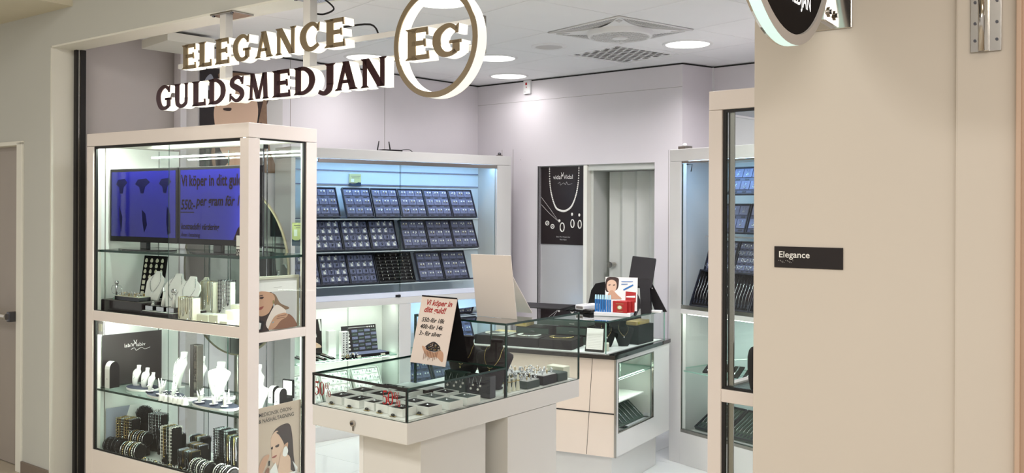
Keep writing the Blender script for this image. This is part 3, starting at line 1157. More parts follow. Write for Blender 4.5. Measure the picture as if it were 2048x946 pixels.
def necklace_pts(h, drop=0.45, w=.17):
    q = [(-.175 * h, .08 * h, .87 * h), (-.20 * h, -.025 * h, .79 * h), (-.17 * h, -.115 * h, (.76 - drop * .5) * h), (0, -.185 * h, (.74 - drop) * h), (.17 * h, -.115 * h, (.76 - drop * .5) * h), (.20 * h, -.025 * h, .79 * h), (.175 * h, .08 * h, .87 * h), (0, .225 * h, .90 * h)]
    return catmull(q, 5, True)


def bust(F, u, v, z, h, m, label, group, rz=0, chain=None, clabel=None, drop=.4, pend='gem', cap=None):
    o = bust_mesh(h, m, cap).build('necklace_bust')
    tag(o, label, 'display bust', group)
    put(o, F, u, v, z, rz)
    if chain:
        b = MB()
        b.tube(necklace_pts(h, drop), h * 0.007, chain, 5, True)
        b.sphere((0, -.20 * h, (.69 - drop) * h), h * .022, pend, 8, (1, .6, 1.4))
        c = tag(b.build('necklace'), clabel, 'necklace', 'necklaces on busts')
        put(c, F, u, v, z, rz)
    return o


def block_chains(F, u, v, z, w, d, h, m, n, mats, label, what, rz=0, r=0.0022, full=True, drop=None):
    """upright display block with chains hung over its top edge"""
    b = MB()
    b.box(-w / 2, w / 2, 0, d, 0, h, m, min(w, d) * .12)
    o = tag(b.build('chain_block'), label, 'display block', 'upright jewellery display blocks')
    put(o, F, u, v, z, rz)
    for i in range(n):
        x = -w / 2 + w * (i + .5) / n
        L = (drop or 0.8) * h * (1 - 0.12 * ((i * 7) % 3))
        b = MB()
        mm = mats[i % len(mats)]
        zz = h + r * 1.4
        g = w / n * .26
        q = [(x - g, d + r * 1.5, h - h * .2), (x - g, d + r * 1.5, zz), (x - g, -r * 1.5, zz), (x - g, -r * 1.5, h - L + .02), (x, -r * 1.7, h - L), (x + g, -r * 1.5, h - L + .02), (x + g, -r * 1.5, zz), (x + g, d + r * 1.5, zz), (x + g, d + r * 1.5, h - h * .2)]
        if r > 0.0024:
            pp = []
            for a, c in zip(q[:-1], q[1:]):
                a, c = Vector(a), Vector(c)
                k = max(1, int((c - a).length / (r * 2.4)))
                pp += [a + (c - a) * j / k for j in range(k)]
            b.tube(q, r * .6, mm, 4)
            for p in pp[::2]:
                b.sphere(p, r * 1.15, mm, 5)
        else:
            b.tube(q, r, mm, 4)
        order = WORD[i] if i < len(WORD) else 'last'
        c = tag(b.build('chain_necklace'), '%s %s chain from the left, hung over %s' % (order, {'gold': 'gold', 'silver': 'silver', 'dark_steel': 'dark steel', 'pearl': 'white bead'}.get(mm, 'metal'), what), 'necklace', 'chains hung over ' + what)
        put(c, F, u, v, z, rz)


def roll_bracelets(F, u, v, z, L, rr, n, mats, label, what, rz=0, m='black_velvet'):
    t = tag(empty('bracelet_roll'), label, 'bracelet stand', 'dark bracelet rolls')
    put(t, F, u, v, z, rz)
    b = MB()
    b.cyl((-L / 2, 0, rr + .012), (L / 2, 0, rr + .012), rr, m, 24)
    b.build('roll', t)
    b = MB()
    b.box(-L * .35, L * .35, -rr * .6, rr * .6, 0, .012, m)
    b.build('base', t)
    for i in range(n):
        x = -L / 2 + L * (i + .6) / (n + .2)
        mm = mats[i % len(mats)]
        b = MB()
        k = 22
        for j in range(k):
            a = 2 * PI * j / k
            if i % 2:
                b.sphere((x, (rr + .0080) * math.cos(a), rr + .012 + (rr + .0080) * math.sin(a)), .0042, mm, 5)
        b.torus((x, 0, rr + .012), rr + .0075, .0028 if not i % 2 else .0012, mm, 'X', 24, 5)
        c = tag(b.build('bracelet'), '%s %s bracelet along %s' % (WORD[i % 12], {'gold': 'gold', 'silver': 'silver', 'dark_steel': 'dark steel', 'pearl': 'white bead'}.get(mm, 'metal'), what), 'bracelet', 'bracelets on ' + what)
        put(c, F, u, v, z, rz)


def riser(F, u0, u1, v0, v1, z0, z1, m, label, top=None):
    b = MB()
    b.box(0, u1 - u0, 0, v1 - v0, 0, z1 - z0, m, .002)
    if top:
        b.box(0.004, u1 - u0 - .004, 0.004, v1 - v0 - .004, z1 - z0, z1 - z0 + .0015, top)
    return put(tag(b.build('display_riser'), label, 'riser'), F, u0, v0, z0)


# --- middle level
Z2 = 0.9685
riser(CS, 0.045, 0.42, 0.06, 0.27, Z2, 1.055, 'brown_black', 'tall dark brown block riser at the far left of the middle level', 'print_grey')
riser(CS, 0.43, 0.70, 0.05, 0.26, Z2, 1.018, 'brown_black', 'low dark brown riser beside the tall one, carrying three small blocks', 'white_leather')
riser(CS, 0.30, 0.62, 0.275, 0.40, Z2, 1.075, 'brown_black', 'dark brown riser behind the white neck boards', 'print_grey')
# ring tray with ear hoops on a hand stand
t = tag(empty('jewellery_tray'), 'shallow silver edged tray of small gold pieces on the tall dark riser', 'tray')
put(t, CS, 0.15, 0.075, 1.057)
b = MB()
b.box(0, 0.22, 0, 0.075, 0, 0.022, 'dark_steel', .002)
b.box(0.004, 0.216, 0.004, 0.071, 0.022, 0.025, 'cream')
b.build('body', t)
for i in range(14):
    b = MB()
    b.torus((0, 0, 0.006), 0.008, 0.0018, 'gold' if i % 2 else 'silver', 'Y', 12, 5)
    b.sphere((0, 0, 0.016), 0.0028, 'gem', 6)
    o = tag(b.build('finger_ring'), 'small %s ring standing in the silver edged tray on the tall riser' % ('gold' if i % 2 else 'silver'), 'ring', 'rings in the silver edged tray')
    put(o, CS, 0.17 + (i % 7) * .028, 0.095 + (i // 7) * .035, 1.083, i * 37)
t = tag(empty('earring_stand'), 'slim clear stand holding two large hoop earrings at the left of the middle level', 'earring stand')
put(t, CS, 0.10, 0.12, 1.057)
b = MB()
b.cyl((0, 0, 0), (0, 0, 0.006), 0.02, 'glass_green', 16)
b.tube([(0, 0, 0), (-.004, 0, .05), (0, 0, .085)], [.006, .005, .008], 'silver', 8)
b.sphere((0, 0, .09), .012, 'silver', 10)
b.build('stem', t)
for s in (-1, 1):
    b = MB()
    b.torus((s * .026, 0, .05), .024, .0012, 'silver', 'Y', 28, 5)
    b.build('hoop', t)
# black pendant board
t = tag(empty('pendant_board'), 'tilted black board pinned with four columns of pale pendant cards', 'display board')
put(t, CS, 0.120, 0.245, 1.060, 4, -9)
b = MB()
b.prism([(0, 0), (.185, 0), (.185, .235), (0, .235)], 0, .012, 'black_velvet')
b.build('board', t)
b = MB()
for r_ in range(7):
    for c_ in range(4):
        x, z = .024 + c_ * .045, .218 - r_ * .031
        if r_ < 4:
            b.prism([(x + .010 * math.cos(2 * PI * k / 10) * (1 - .3 * math.sin(2 * PI * k / 10)), z - .010 + .012 * math.sin(2 * PI * k / 10)) for k in range(10)], -.003, 0, 'cream')
        else:
            b.box(x - .011, x + .011, -.003, 0, z - .022, z, 'cream')
b.build('pendant_card', t)


def neck_board(F, u, v, z, h, label, rz=0, lean=-28, m='white_leather', chain='silver', n=0):
    b = MB()
    pts = [(-.30, 0), (.30, 0), (.36, .35), (.40, .62), (.34, .76), (.16, .88), (.10, 1.0), (-.10, 1.0), (-.16, .88), (-.34, .76), (-.40, .62), (-.36, .35)]
    b.prism([(x * h, y * h) for x, y in pts], 0, .010, m)
    o = tag(b.build('neck_board'), label, 'display board', 'leaning white neck boards')
    put(o, F, u, v, z, rz, lean)
    b = MB()
    b.tube(catmull([(-.12 * h, -.002, .93 * h), (-.22 * h, -.003, .6 * h), (0, -.004, .28 * h), (.22 * h, -.003, .6 * h), (.12 * h, -.002, .93 * h)], 6), .0016, chain, 5)
    b.sphere((0, -.005, .26 * h), .005, 'gem', 6)
    c = tag(b.build('necklace'), 'thin chain draped on the ' + label, 'necklace', 'thin chains on neck boards')
    put(c, F, u, v, z, rz, lean)


neck_board(CS, .33, .175, 1.058, .165, 'white neck board nearest the black pendant board', 8, -20)
neck_board(CS, .505, .165, 1.022, .20, 'white neck board in the middle of the three leaning ones', 8, -22)
neck_board(CS, .635, .160, 1.022, .19, 'white neck board at the right of the three leaning ones', 8, -22)
neck_board(CS, .57, .33, 1.078, .11, 'small cream neck board behind the cream chain blocks', 5, -15, 'cream')
for i, (u, v) in enumerate(((.475, .09), (.57, .09), (.655, .09))):
    t = tag(empty('ring_holder'), 'small dark block with %s on the low brown riser' % ['a ring cone', 'a tall ring finger', 'a pair of drop earrings'][i], 'ring holder')
    put(t, CS, u, v, 1.02)
    b = MB()
    b.box(-.032, .032, -.022, .022, 0, .026, 'black_gloss', .002)
    b.box(-.031, .031, -.0232, -.022, .002, .024, 'silver')
    b.build('block', t)
    b = MB()
    hh = (.02, .10, .085)[i]
    b.tube([(0, 0, .026), (.002, 0, .026 + hh * .6), (0, 0, .026 + hh)], [.010, .006, .004], 'white_leather', 8)
    b.torus((0, -.0, .026 + hh * .8), .009, .002, 'silver', 'Z', 12, 5)
    b.build('cone', t)
    if i == 2:
        b = MB()
        b.sphere((0, 0, .026 + hh), .016, 'silver', 8, (1.4, .6, .8))
        b.build('jewel', t)
block_chains(CS, .77, .075, Z2, .12, .05, .135, 'cream', 4, ['gold', 'silver'], 'cream upright block with gold chains nearest the front glass, on the middle level', 'the front cream block', r=.0016)
block_chains(CS, .69, .27, Z2, .105, .05, .20, 'cream', 4, ['gold', 'silver'], 'taller cream chain block behind the front one', 'the taller cream block', r=.0016)
block_chains(CS, .81, .29, Z2, .10, .03, .205, 'white_leather', 3, ['dark_steel', 'silver', 'dark_steel'], 'white block with dark and silver bracelets beside the taller cream block', 'the white block with dark links', r=.004)
# cream slab and boxes
b = MB()
b.box(0, .46, 0, .22, 0, .012, 'cream', .003)
b.box(0.0, .46, -.001, 0, 0, .007, 'dark_steel')
put(tag(b.build('display_slab'), 'flat cream display slab with silver edge along the front glass of the middle level', 'display base'), CS, .815, .035, Z2 + .001)
for i, (u, v, w, d, h, z) in enumerate(((.87, .14, .10, .08, .04, 0), (1.0, .10, .07, .06, .05, 0), (1.09, .16, .14, .07, .07, 0), (1.12, .06, .06, .05, .03, 0), (.95, .30, .14, .06, .09, -.012))):
    b = MB()
    b.box(-w / 2, w / 2, -d / 2, d / 2, 0, h, 'cream', .004)
    b.box(-w / 2 + .006, w / 2 - .006, -d / 2 + .006, d / 2 - .006, h, h + .0015, 'white_leather')
    put(tag(b.build('jewellery_box'), ['low cream box on the slab, nearest the cream chain block', 'square cream box in the middle of the slab', 'long cream box near the corner post', 'smallest cream box at the front of the slab', 'large cream box behind the slab'][i], 'box', 'cream jewellery boxes'), CS, u, v, Z2 + .0135 + z)
for i in range(16):
    b = MB()
    b.torus((0, 0, .008), .009, .0016, ['silver', 'gold', 'rose'][i % 3], 'Y' if i % 2 else 'X', 14, 5)
    b.sphere((0, 0, .019), .003, 'gem', 6)
    put(tag(b.build('finger_ring'), 'small %s ring on the cream slab of the middle level' % ['silver', 'gold', 'rose gold'][i % 3], 'ring', 'rings on the cream slab'), CS, .83 + (i % 8) * .055, .045 + (i // 8) * .045 if i < 8 else .188, Z2 + .014, i * 50)
b = MB()
b.box(0, .10, 0, .05, 0, .035, 'cream', .015)
o = tag(b.build('display_cushion'), 'slanted cream cushion with earrings on the slab', 'cushion')
put(o, CS, .83, .195, Z2 + .0135, 0, 0)
# earring tree
t = tag(empty('earring_stand'), 'white triangular earring tree with dark ear studs behind the slab', 'earring stand')
put(t, CS, 1.10, .33, Z2)
b = MB()
b.prism([(-.07, 0), (.07, 0), (.022, .23), (-.022, .23)], 0, .008, 'white_leather')
b.box(-.075, .075, -.03, .04, 0, .01, 'white_leather')
b.build('frame', t)
for r_ in range(5):
    b = MB()
    for c_ in range(4):
        b.sphere(((c_ - 1.5) * (.034 - r_ * .005), -.004, .04 + r_ * .042), .005, 'dark_steel' if c_ % 2 else 'gem', 6)
    b.build('earring', t)
# black box behind
b = MB()
b.box(0, .16, 0, .06, 0, .07, 'black_velvet', .003)
put(tag(b.build('jewellery_box'), 'low black box behind the cream blocks at the rear glass', 'box'), CS, .628, .325, Z2)


# portrait poster drawn with flat printed shapes
def card(label, name, w, h, parts, th=.003, m='paper_white', cat='poster'):
    b = MB()
    b.box(0, w, 0, th, 0, h, m)
    b.art(parts, 0, 0, w, h, 0.0)
    return b


portrait = [
    ([(0.02, .03), (.98, .03), (.98, .80), (.02, .80)], 'paper_grey'),
    ([(0, 0), (.30, 0), (.42, .42), (.36, .80), (0, .80)], 'hair'),
    ([(.30, .78), (.45, .74), (.58, .55), (.80, .44), (.72, .40), (.50, .46), (.40, .60)], 'hair_light', 1),
    ([(0.02, .42), (.10, .32), (.28, .36), (.38, .50), (.44, .62), (.42, .72), (.30, .80), (.02, .80)], 'skin', 1),
    ([(.06, .50), (.17, .52), (.12, .46), (.05, .46)], 'lip', 1),
    ([(.06, .70), (.13, .72), (.17, .70), (.12, .67)], 'hair', 1),
    ([(.05, .745), (.15, .755), (.15, .74), (.05, .73)], 'hair'),
    ([(.39, .62), (.42, .62), (.42, .56), (.39, .56)], 'gold', 1),
    ([(.22, .14), (.32, .36), (.46, .52), (.62, .46), (.72, .34), (.50, .20), (.34, .02)], 'paper', 1),
    ([(.36, .02), (.50, .14), (.74, .30), (.88, .24), (.98, .10), (.98, .02)], 'skin_dark', 1),
    ([(.28, .03), (.36, .20), (.46, .30), (.66, .34), (.76, .30), (.72, .24), (.58, .18), (.44, .05)], 'skin', 1),
    ([(.50, .29), (.72, .30), (.72, .285), (.50, .27)], 'skin_dark'),
    ([(.48, .245), (.68, .25), (.68, .235), (.48, .23)], 'skin_dark'),
    ([(.36, .17), (.41, .19), (.41, .16), (.37, .15)], 'silver'),
    ([(0, .03), (.13, .03), (.18, .20), (.05, .26), (0, .24)], 'print_black'),
    ([(.03, .05), (.08, .06), (.10, .18), (.05, .20)], 'paper_white'),
    ([(.40, .885), (.60, .895), (.60, .89), (.40, .88)], 'print_grey'),
]
b = card('', '', .255, .235, portrait)
o = tag(b.build('portrait_card'), 'portrait card of a woman touching her shoulder, standing inside the side glass', 'poster')
CS.put(o, 1.318, 0.072, 0.9695, R(90), 0)
t = tag(empty('framed_portrait'), 'white framed picture standing behind the portrait card', 'picture')
CS.put(t, 1.270, 0.110, 0.9695, R(85), 0)
b = MB()
for q in ((0, .26, 0, .014), (0, .26, .246, .26), (0, .014, .014, .246), (.246, .26, .014, .246)):
    b.box(q[0], q[1], 0, .018, q[2], q[3], 'cream', .002)
b.build('picture_frame', t)
b = MB()
b.box(.014, .246, .006, .010, .014, .246, 'paper_white')
b.art([([(.08, .80), (.30, .92), (.62, .90), (.60, .72), (.30, .70)], 'hair', 1), ([(.14, .78), (.30, .86), (.48, .80), (.40, .60), (.2, .6)], 'skin', 1), ([(.5, .2), (.7, .5), (.95, .3), (.95, .05), (.5, .05)], 'skin', 1)], .014, .014, .232, .232, .006)
b.build('print', t)
# ear piercing poster below
ear = [
    ([(0, 0), (1, 0), (1, 1), (0, 1)], 'paper_beige'),
    ([(.32, .60), (.42, .70), (.60, .74), (.74, .72), (.80, .58), (.84, .30), (.88, .12), (.74, .18), (.66, .40), (.60, .46), (.48, .66)], 'hair', 1),
    ([(.33, .62), (.46, .68), (.60, .56), (.66, .46), (.60, .34), (.50, .26), (.40, .28), (.34, .34), (.35, .42), (.32, .50)], 'skin_light', 1),
    ([(.44, .66), (.58, .66), (.66, .54), (.68, .46), (.64, .46), (.58, .54), (.50, .62)], 'hair', 1),
    ([(.42, .50), (.50, .51), (.49, .48), (.43, .48)], 'hair', 1),
    ([(.32, .49), (.36, .50), (.36, .47), (.33, .47)], 'hair', 1),
    ([(.35, .375), (.45, .385), (.42, .36), (.36, .36)], 'lip', 1),
    ([(.62, .48), (.70, .50), (.68, .42), (.63, .40)], 'skin', 1),
    ([(.42, .12), (.48, .22), (.54, .40), (.62, .38), (.74, .32), (.76, .20), (.72, .12)], 'skin_light', 1),
    ([(.58, .36), (.60, .44), (.66, .46), (.70, .40), (.66, .34)], 'paper_white', 1),
    ([(.25, .10), (.30, .22), (.42, .30), (.46, .20), (.50, .12), (.86, .12), (.92, .16), (.80, .26), (.92, .10), (.9, .06), (.25, .04)], 'paper_white'),
    ([(0, .20), (.12, .38), (.24, .42), (.28, .40), (.22, .32), (.14, .22), (.06, .12), (0, .10)], 'skin', 1),
    ([(.18, .20), (.24, .26), (.28, .24), (.24, .16)], 'skin_dark', 1),
    ([(.26, .34), (.30, .34), (.29, .28), (.26, .28)], 'print_black'),
    ([(0, 0), (1, 0), (1, .09), (0, .03)], 'paper_white'),
    ([(.80, .02), (.90, .03), (.90, .09), (.82, .09)], 'skin', 1),
]
b = MB()
b.box(0, .285, 0, .002, 0, .40, 'paper_beige')
b.art(ear, 0, 0, .285, .40, 0.0)
b.text('MEDICINSK ÖRON-', .0262, 'print_black', .012, .358, -.0056, off=.004, sx=.92)
b.text('& NÄSHÅLTAGNING', .0262, 'print_black', .012, .328, -.0056, off=.008, sx=.92)
b.text('VEIR', .016, 'print_black', .10, .008, -.0056, off=.004)
o = tag(b.build('ear_piercing_poster'), 'beige poster of a girl having her ear pierced, in the lower side glass', 'poster')
CS.put(o, 1.321, 0.070, 0.203, R(90), 0)

# --- lower glass shelf
Z3 = 0.568
# dark brand board leaning at the left end
b = MB()
b.box(0, .34, 0, .004, 0, .285, 'poster_dark')
b.text('vidal', .030, 'paper_white', .190, .205, -.0012, flip=True, align='r', off=-.002)
b.text('Vidal', .030, 'paper_white', .180, .205, -.0012, off=-.002, flip=True)
b.text('V', .035, 'paper_white', .195, .218, -.0014, flip=True)
b.tube(catmull([(.16, -.001, .19), (.18, -.001, .197), (.19, -.001, .182), (.22, -.001, .196), (.24, -.001, .185), (.27, -.001, .193)], 4), .0011, 'paper_white', 4)
o = tag(b.build('brand_board'), 'dark board with white script logo standing at the left end of the glass shelf', 'board')
CS.put(o, .045, .07, Z3, R(80), 0)


def arch(F, u, v, z, w, d, h, label, rz=0, side='black_velvet'):
    pts = [(0, 0), (d, 0), (d, h * .72)] + [(d * (.5 + .5 * math.cos(a * PI / 16)) if False else d * (1 - math.sin(a * PI / 16) * 1.0 if False else .5 + .5 * math.cos(a * PI / 8)), h * .72 + h * .28 * math.sin(a * PI / 8)) for a in range(1, 8)] + [(0, h * .72)]
    b = MB()
    n = len(pts)
    b.mesh([(0, x, zz) for x, zz in pts], [tuple(range(n))], side)
    b.mesh([(w, x, zz) for x, zz in pts], [tuple(range(n))], side)
    P = [(0, x, zz) for x, zz in pts] + [(w, x, zz) for x, zz in pts]
    b.mesh(P, [(i, (i + 1) % n, (i + 1) % n + n, i + n) for i in range(n)], 'white_leather')
    b.cyl((w / 2, -.001, h * .35), (w / 2, -.003, h * .35), .004, 'silver', 8)
    return put(tag(b.build('arch_stand'), label, 'display stand'), F, u, v, z, rz)


arch(CS, .085, .06, Z3, .045, .06, .145, 'white arched stand with a dark flank before the dark logo board', 0)
arch(CS, 1.13, .31, Z3, .028, .06, .085, 'small white arched stand with dark flank, left one in the side glass', 10)
arch(CS, 1.245, .25, Z3, .03, .06, .095, 'small white arched stand with dark flank, right one in the side glass', 10)
# navy bases
for i, (u, v, w, d) in enumerate(((.285, .16, .11, .07), (.56, .11, .13, .07), (.98, .10, .16, .07))):
    b = MB()
    b.slab([(w * math.cos(2 * PI * k / 28), d * math.sin(2 * PI * k / 28)) for k in range(28)], .004, .012, 'navy', 'white_leather')
    b.slab([(w * .99 * math.cos(2 * PI * k / 28), d * .98 * math.sin(2 * PI * k / 28)) for k in range(28)], 0, .0035, 'white_leather')
    put(tag(b.build('oval_riser'), ['oval navy base under the small white busts', 'oval navy base with ring hands in the middle of the glass shelf', 'oval navy base with ring hands near the corner post'][i], 'display base'), CS, u, v, Z3)
for i, (u, v, h) in enumerate(((.215, .17, .105), (.302, .165, .10), (.380, .15, .085))):
    bust(CS, u, v, Z3 + .0125, h, 'white_leather', ['first small white bust from the dark board', 'middle one of the small white busts on the navy base', 'small white bust nearest the large busts, on the navy base'][i], 'small white necklace busts', -15, 'silver', 'fine silver necklace with pendant on the %s small white bust' % WORD[i])
for i, (u, v, h) in enumerate(((.395, .32, .185), (.575, .30, .18), (.74, .31, .165), (1.035, .30, .18), (1.185, .20, .13))):
    bust(CS, u, v, Z3, h, 'white_leather', ['tall white bust right behind the small busts', 'tall white bust behind the navy base with ring hands', 'white bust beside the upright black and silver case', 'large white bust nearest the corner post', 'white bust seen through the side glass of the lower shelf'][i], 'large white necklace busts', [-20, -10, 10, -10, 20][i], 'silver', 'silver necklace with clear stones on the ' + ['tall bust behind the small busts', 'tall bust behind the ring hands', 'bust beside the upright case', 'large bust near the corner post', 'bust in the side glass'][i], .45)


def ring_hand(F, u, v, z, h, label, rz=0, m='silver'):
    t = tag(empty('ring_stand'), label, 'ring stand', 'small ring stands on the glass shelf')
    put(t, F, u, v, z, rz)
    b = MB()
    b.slab([(.026 * math.cos(2 * PI * k / 6), .020 * math.sin(2 * PI * k / 6)) for k in range(6)], 0, .009, 'white_leather', 'navy')
    b.build('base', t)
    b = MB()
    b.tube([(0, 0, .009), (-.006, 0, h * .5), (-.012, 0, h)], [.009, .006, .0015], 'white_leather', 8)
    b.tube([(0, 0, .009), (.006, 0, h * .5), (.014, 0, h * .85)], [.008, .005, .0015], 'white_leather', 8)
    b.build('holder', t)
    b = MB()
    b.torus((-.006, 0, h * .55), .008, .0016, m, 'Z', 14, 5)
    b.sphere((-.006, -.009, h * .55), .0035, 'gem', 6)
    b.build('ring', t)
    return t


rh = None
spots = [(.46, .085), (.52, .125), (.57, .075), (.61, .13), (.66, .085), (.55, .17), (.86, .11), (.91, .06), (.96, .13), (1.0, .075), (1.05, .125), (1.09, .07), (.93, .16)]
for i, (u, v) in enumerate(spots):
    rh = ring_hand(CS, u, v, Z3 + (.013), .065 + .012 * (i % 3), 'white two pronged ring stand with a silver ring on the %s oval navy base' % ('middle' if i < 6 else 'right'), i * 31)
    rh['group'] = 'ring stands on the %s navy base' % ('middle' if i < 6 else 'right')
for i in range(6):
    b = MB()
    b.cyl((0, 0, 0), (0, 0, .03), .019, 'white_leather', 18, .015)
    b.torus((0, 0, .034), .010, .0018, 'silver', 'Y', 14, 5)
    put(tag(b.build('ring_cup'), '%s white ring cup in the row along the front of the glass shelf' % WORD[i], 'ring cup', 'white ring cups'), CS, .63 + i * .038, .04 - .0 * i, Z3)
# upright case with lettering
b = MB()
b.box(-.028, .028, -.02, .02, 0, .275, 'steel', .002)
b.box(-.028, .0, -.0215, -.02, 0, .275, 'print_black')
b.text('pureit', .030, 'print_black', .018, .19, -.0216, rot=PI / 2, off=.004)
b.text('pureit', .030, 'print_black', .018, .08, -.0216, rot=PI / 2, off=.004)
put(tag(b.build('upright_case'), 'narrow upright silver and black case with vertical lettering on the glass shelf', 'case'), CS, .70, .20, Z3)
# long slanted bracelet tray
b = MB()
b.box(0, .26, 0, .05, 0, .012, 'white_leather', .002)
b.box(.01, .25, .022, .028, .012, .014, 'dark_steel')
put(tag(b.build('bracelet_tray'), 'long narrow white bracelet tray with a dark line on the glass shelf', 'tray'), CS, .75, .075, Z3, 48)
t = tag(empty('jewellery_box'), 'open dark jewellery box with a white lid lining by the rear glass', 'box')
put(t, CS, 1.19, .36, Z3, 8)
b = MB()
b.box(-.035, .035, -.03, .03, 0, .03, 'black_velvet', .003)
b.build('box_base', t)
b = MB()
b.box(-.035, .035, .03, .042, .02, .115, 'black_velvet', .003)
b.box(-.028, .028, .0285, .03, .035, .108, 'white_leather')
b.build('lid', t)

# --- bottom level
Z4 = 0.201
b = MB()
b.box(0, .32, 0, .004, 0, .24, 'paper_white')
b.art([([(0, 0), (.18, 0), (.30, .5), (.42, 1), (0, 1)], 'grey_grad'), ([(.42, .45), (.62, .38), (.9, .40), (1, .40), (1, .12), (.40, .12)], 'gold_card')], 0, 0, .32, .24, 0)
b.text('AROCK', .036, 'print_black', .195, .165, -.0025, sx=1.0, off=-.004)
b.box(.23, .30, -.0025, -.002, .15, .1508, 'print_grey')
o = tag(b.build('brand_board'), 'white and gold board with thin black lettering behind the dark jewellery', 'board')
CS.put(o, .042, .095, Z4, R(80), 0)
# dark busts with chains at left
block_chains(CS, .130, .15, Z4, .12, .06, .18, 'black_velvet', 6, ['gold', 'gold', 'silver'], 'tall black block with thick gold chains at the left of the bottom level', 'the tall black block at the far left', 10, r=.003)
t = tag(empty('wig_bust'), 'dark curly textured dome on top of the tall black chain block', 'display piece')
t.name = 'display_dome'
put(t, CS, .145, .270, Z4, 10)
b = MB()
b.sphere((0, 0, 0.185), .055, 'black_velvet', 18, (1, .7, .9))
b.box(-.03, .03, -.02, .02, 0, .16, 'black_velvet', .004)
for i in range(60):
    a, e = i * 2.399, (i / 60) * 1.35
    b.torus((.056 * math.cos(a) * math.cos(e), .04 * math.sin(a) * math.cos(e), .185 + .05 * math.sin(e)), .006, .0015, 'dark_steel', 'Y', 8, 4)
b.build('dome', t)
block_chains(CS, .270, .25, Z4, .10, .05, .205, 'black_velvet', 4, ['silver', 'silver'], 'tall black block with silver link chains before the white and gold board', 'the tall black block before the gold board', 8, r=.0032)
block_chains(CS, .380, .22, Z4, .10, .05, .14, 'black_velvet', 6, ['dark_steel', 'silver', 'dark_steel'], 'short black block with dark chains beside the tall silver chain block', 'the short block with dark chains', 0, r=.0022)
block_chains(CS, .475, .225, Z4, .08, .05, .13, 'black_velvet', 2, ['silver', 'dark_steel'], 'short black block with one pendant chain in the middle of the bottom level', 'the short middle block', 0, r=.0018)
block_chains(CS, .550, .125, Z4, .10, .06, .195, 'black_velvet', 4, ['pearl', 'gold', 'silver'], 'tall black block with bead strings in the middle of the bottom level', 'the tall middle block', 0, r=.0036, drop=.94)
block_chains(CS, .62, .26, Z4, .12, .05, .13, 'black_velvet', 5, ['silver', 'dark_steel', 'gold'], 'first of the three stepped black blocks right of the bead strings', 'the rear stepped block', 0, r=.002)
block_chains(CS, .70, .18, Z4, .12, .05, .115, 'black_velvet', 5, ['silver', 'gold'], 'second of the three stepped black blocks', 'the middle stepped block', 0, r=.002)
block_chains(CS, .74, .10, Z4, .12, .05, .105, 'black_velvet', 6, ['silver', 'silver', 'gold'], 'front one of the three stepped black blocks', 'the front stepped block', 0, r=.002)
block_chains(CS, .90, .20, Z4, .12, .05, .215, 'black_velvet', 7, ['dark_steel', 'silver', 'silver', 'dark_steel'], 'tall black block with rope and link chains left of the corner post', 'the tall rope chain block', 0, r=.0028)
block_chains(CS, 1.02, .17, Z4, .10, .05, .205, 'black_velvet', 6, ['dark_steel', 'gold', 'silver'], 'tall black block with pale chains nearest the corner post', 'the tall block by the corner post', 0, r=.0024)
block_chains(CS, 1.16, .20, Z4, .12, .05, .20, 'black_velvet', 6, ['dark_steel', 'silver', 'gold'], 'tall black block behind the ear piercing poster', 'the block behind the poster', 0, r=.0024)
roll_bracelets(CS, .125, .098, Z4, .115, .034, 4, ['dark_steel'], 'thick black roll at the left end with leather bracelets', 'the roll at the left end', 12)
roll_bracelets(CS, .27, .16, Z4 + .05, .12, .032, 7, ['silver', 'gold', 'silver'], 'raised black roll with silver bracelets', 'the raised roll', 10)
roll_bracelets(CS, .31, .088, Z4, .12, .036, 7, ['silver', 'gold', 'pearl'], 'front black roll packed with silver and gold bracelets', 'the front left roll', 10)
roll_bracelets(CS, .90, .092, Z4, .15, .034, 9, ['silver', 'pearl', 'dark_steel'], 'black roll with bead bracelets before the tall rope chain block', 'the roll before the rope chains', -4)
roll_bracelets(CS, 1.08, .092, Z4, .13, .034, 7, ['pearl', 'silver', 'dark_steel'], 'black roll with bead bracelets beside the corner post', 'the roll beside the corner post', -4)
b = MB()
b.box(0, .08, 0, .05, 0, .045, 'black_velvet', .004)
put(tag(b.build('display_block'), 'small black cube carrying the raised bracelet roll', 'display block'), CS, .23, .142, Z4)
for k, (u, v, w) in enumerate(((.075, .034, .28), (.40, .032, .20), (.62, .032, .20))):
    t = tag(empty('ring_tray'), ['flat black tray before the rolls at the left', 'flat black ring tray before the bead string block', 'flat black ring tray before the stepped blocks'][k], 'tray')
    put(t, CS, u, v, Z4)
    b = MB()
    b.box(0, w, 0, .028 if k == 0 else .07, 0, .008, 'black_velvet', .002)
    b.build('body', t)
    if k:
        for i in range(12):
            b = MB()
            b.torus((0, 0, .009), .009, .003, 'silver' if i % 3 else 'gold', 'Y', 14, 5)
            put(tag(b.build('finger_ring'), 'broad metal ring in the %s' % ['', 'ring tray before the bead strings', 'ring tray before the stepped blocks'][k], 'ring', 'rings in black tray ' + WORD[k]), CS, u + .018 + (i % 6) * .031, v + .02 + (i // 6) * .03, Z4 + .009, i * 41)

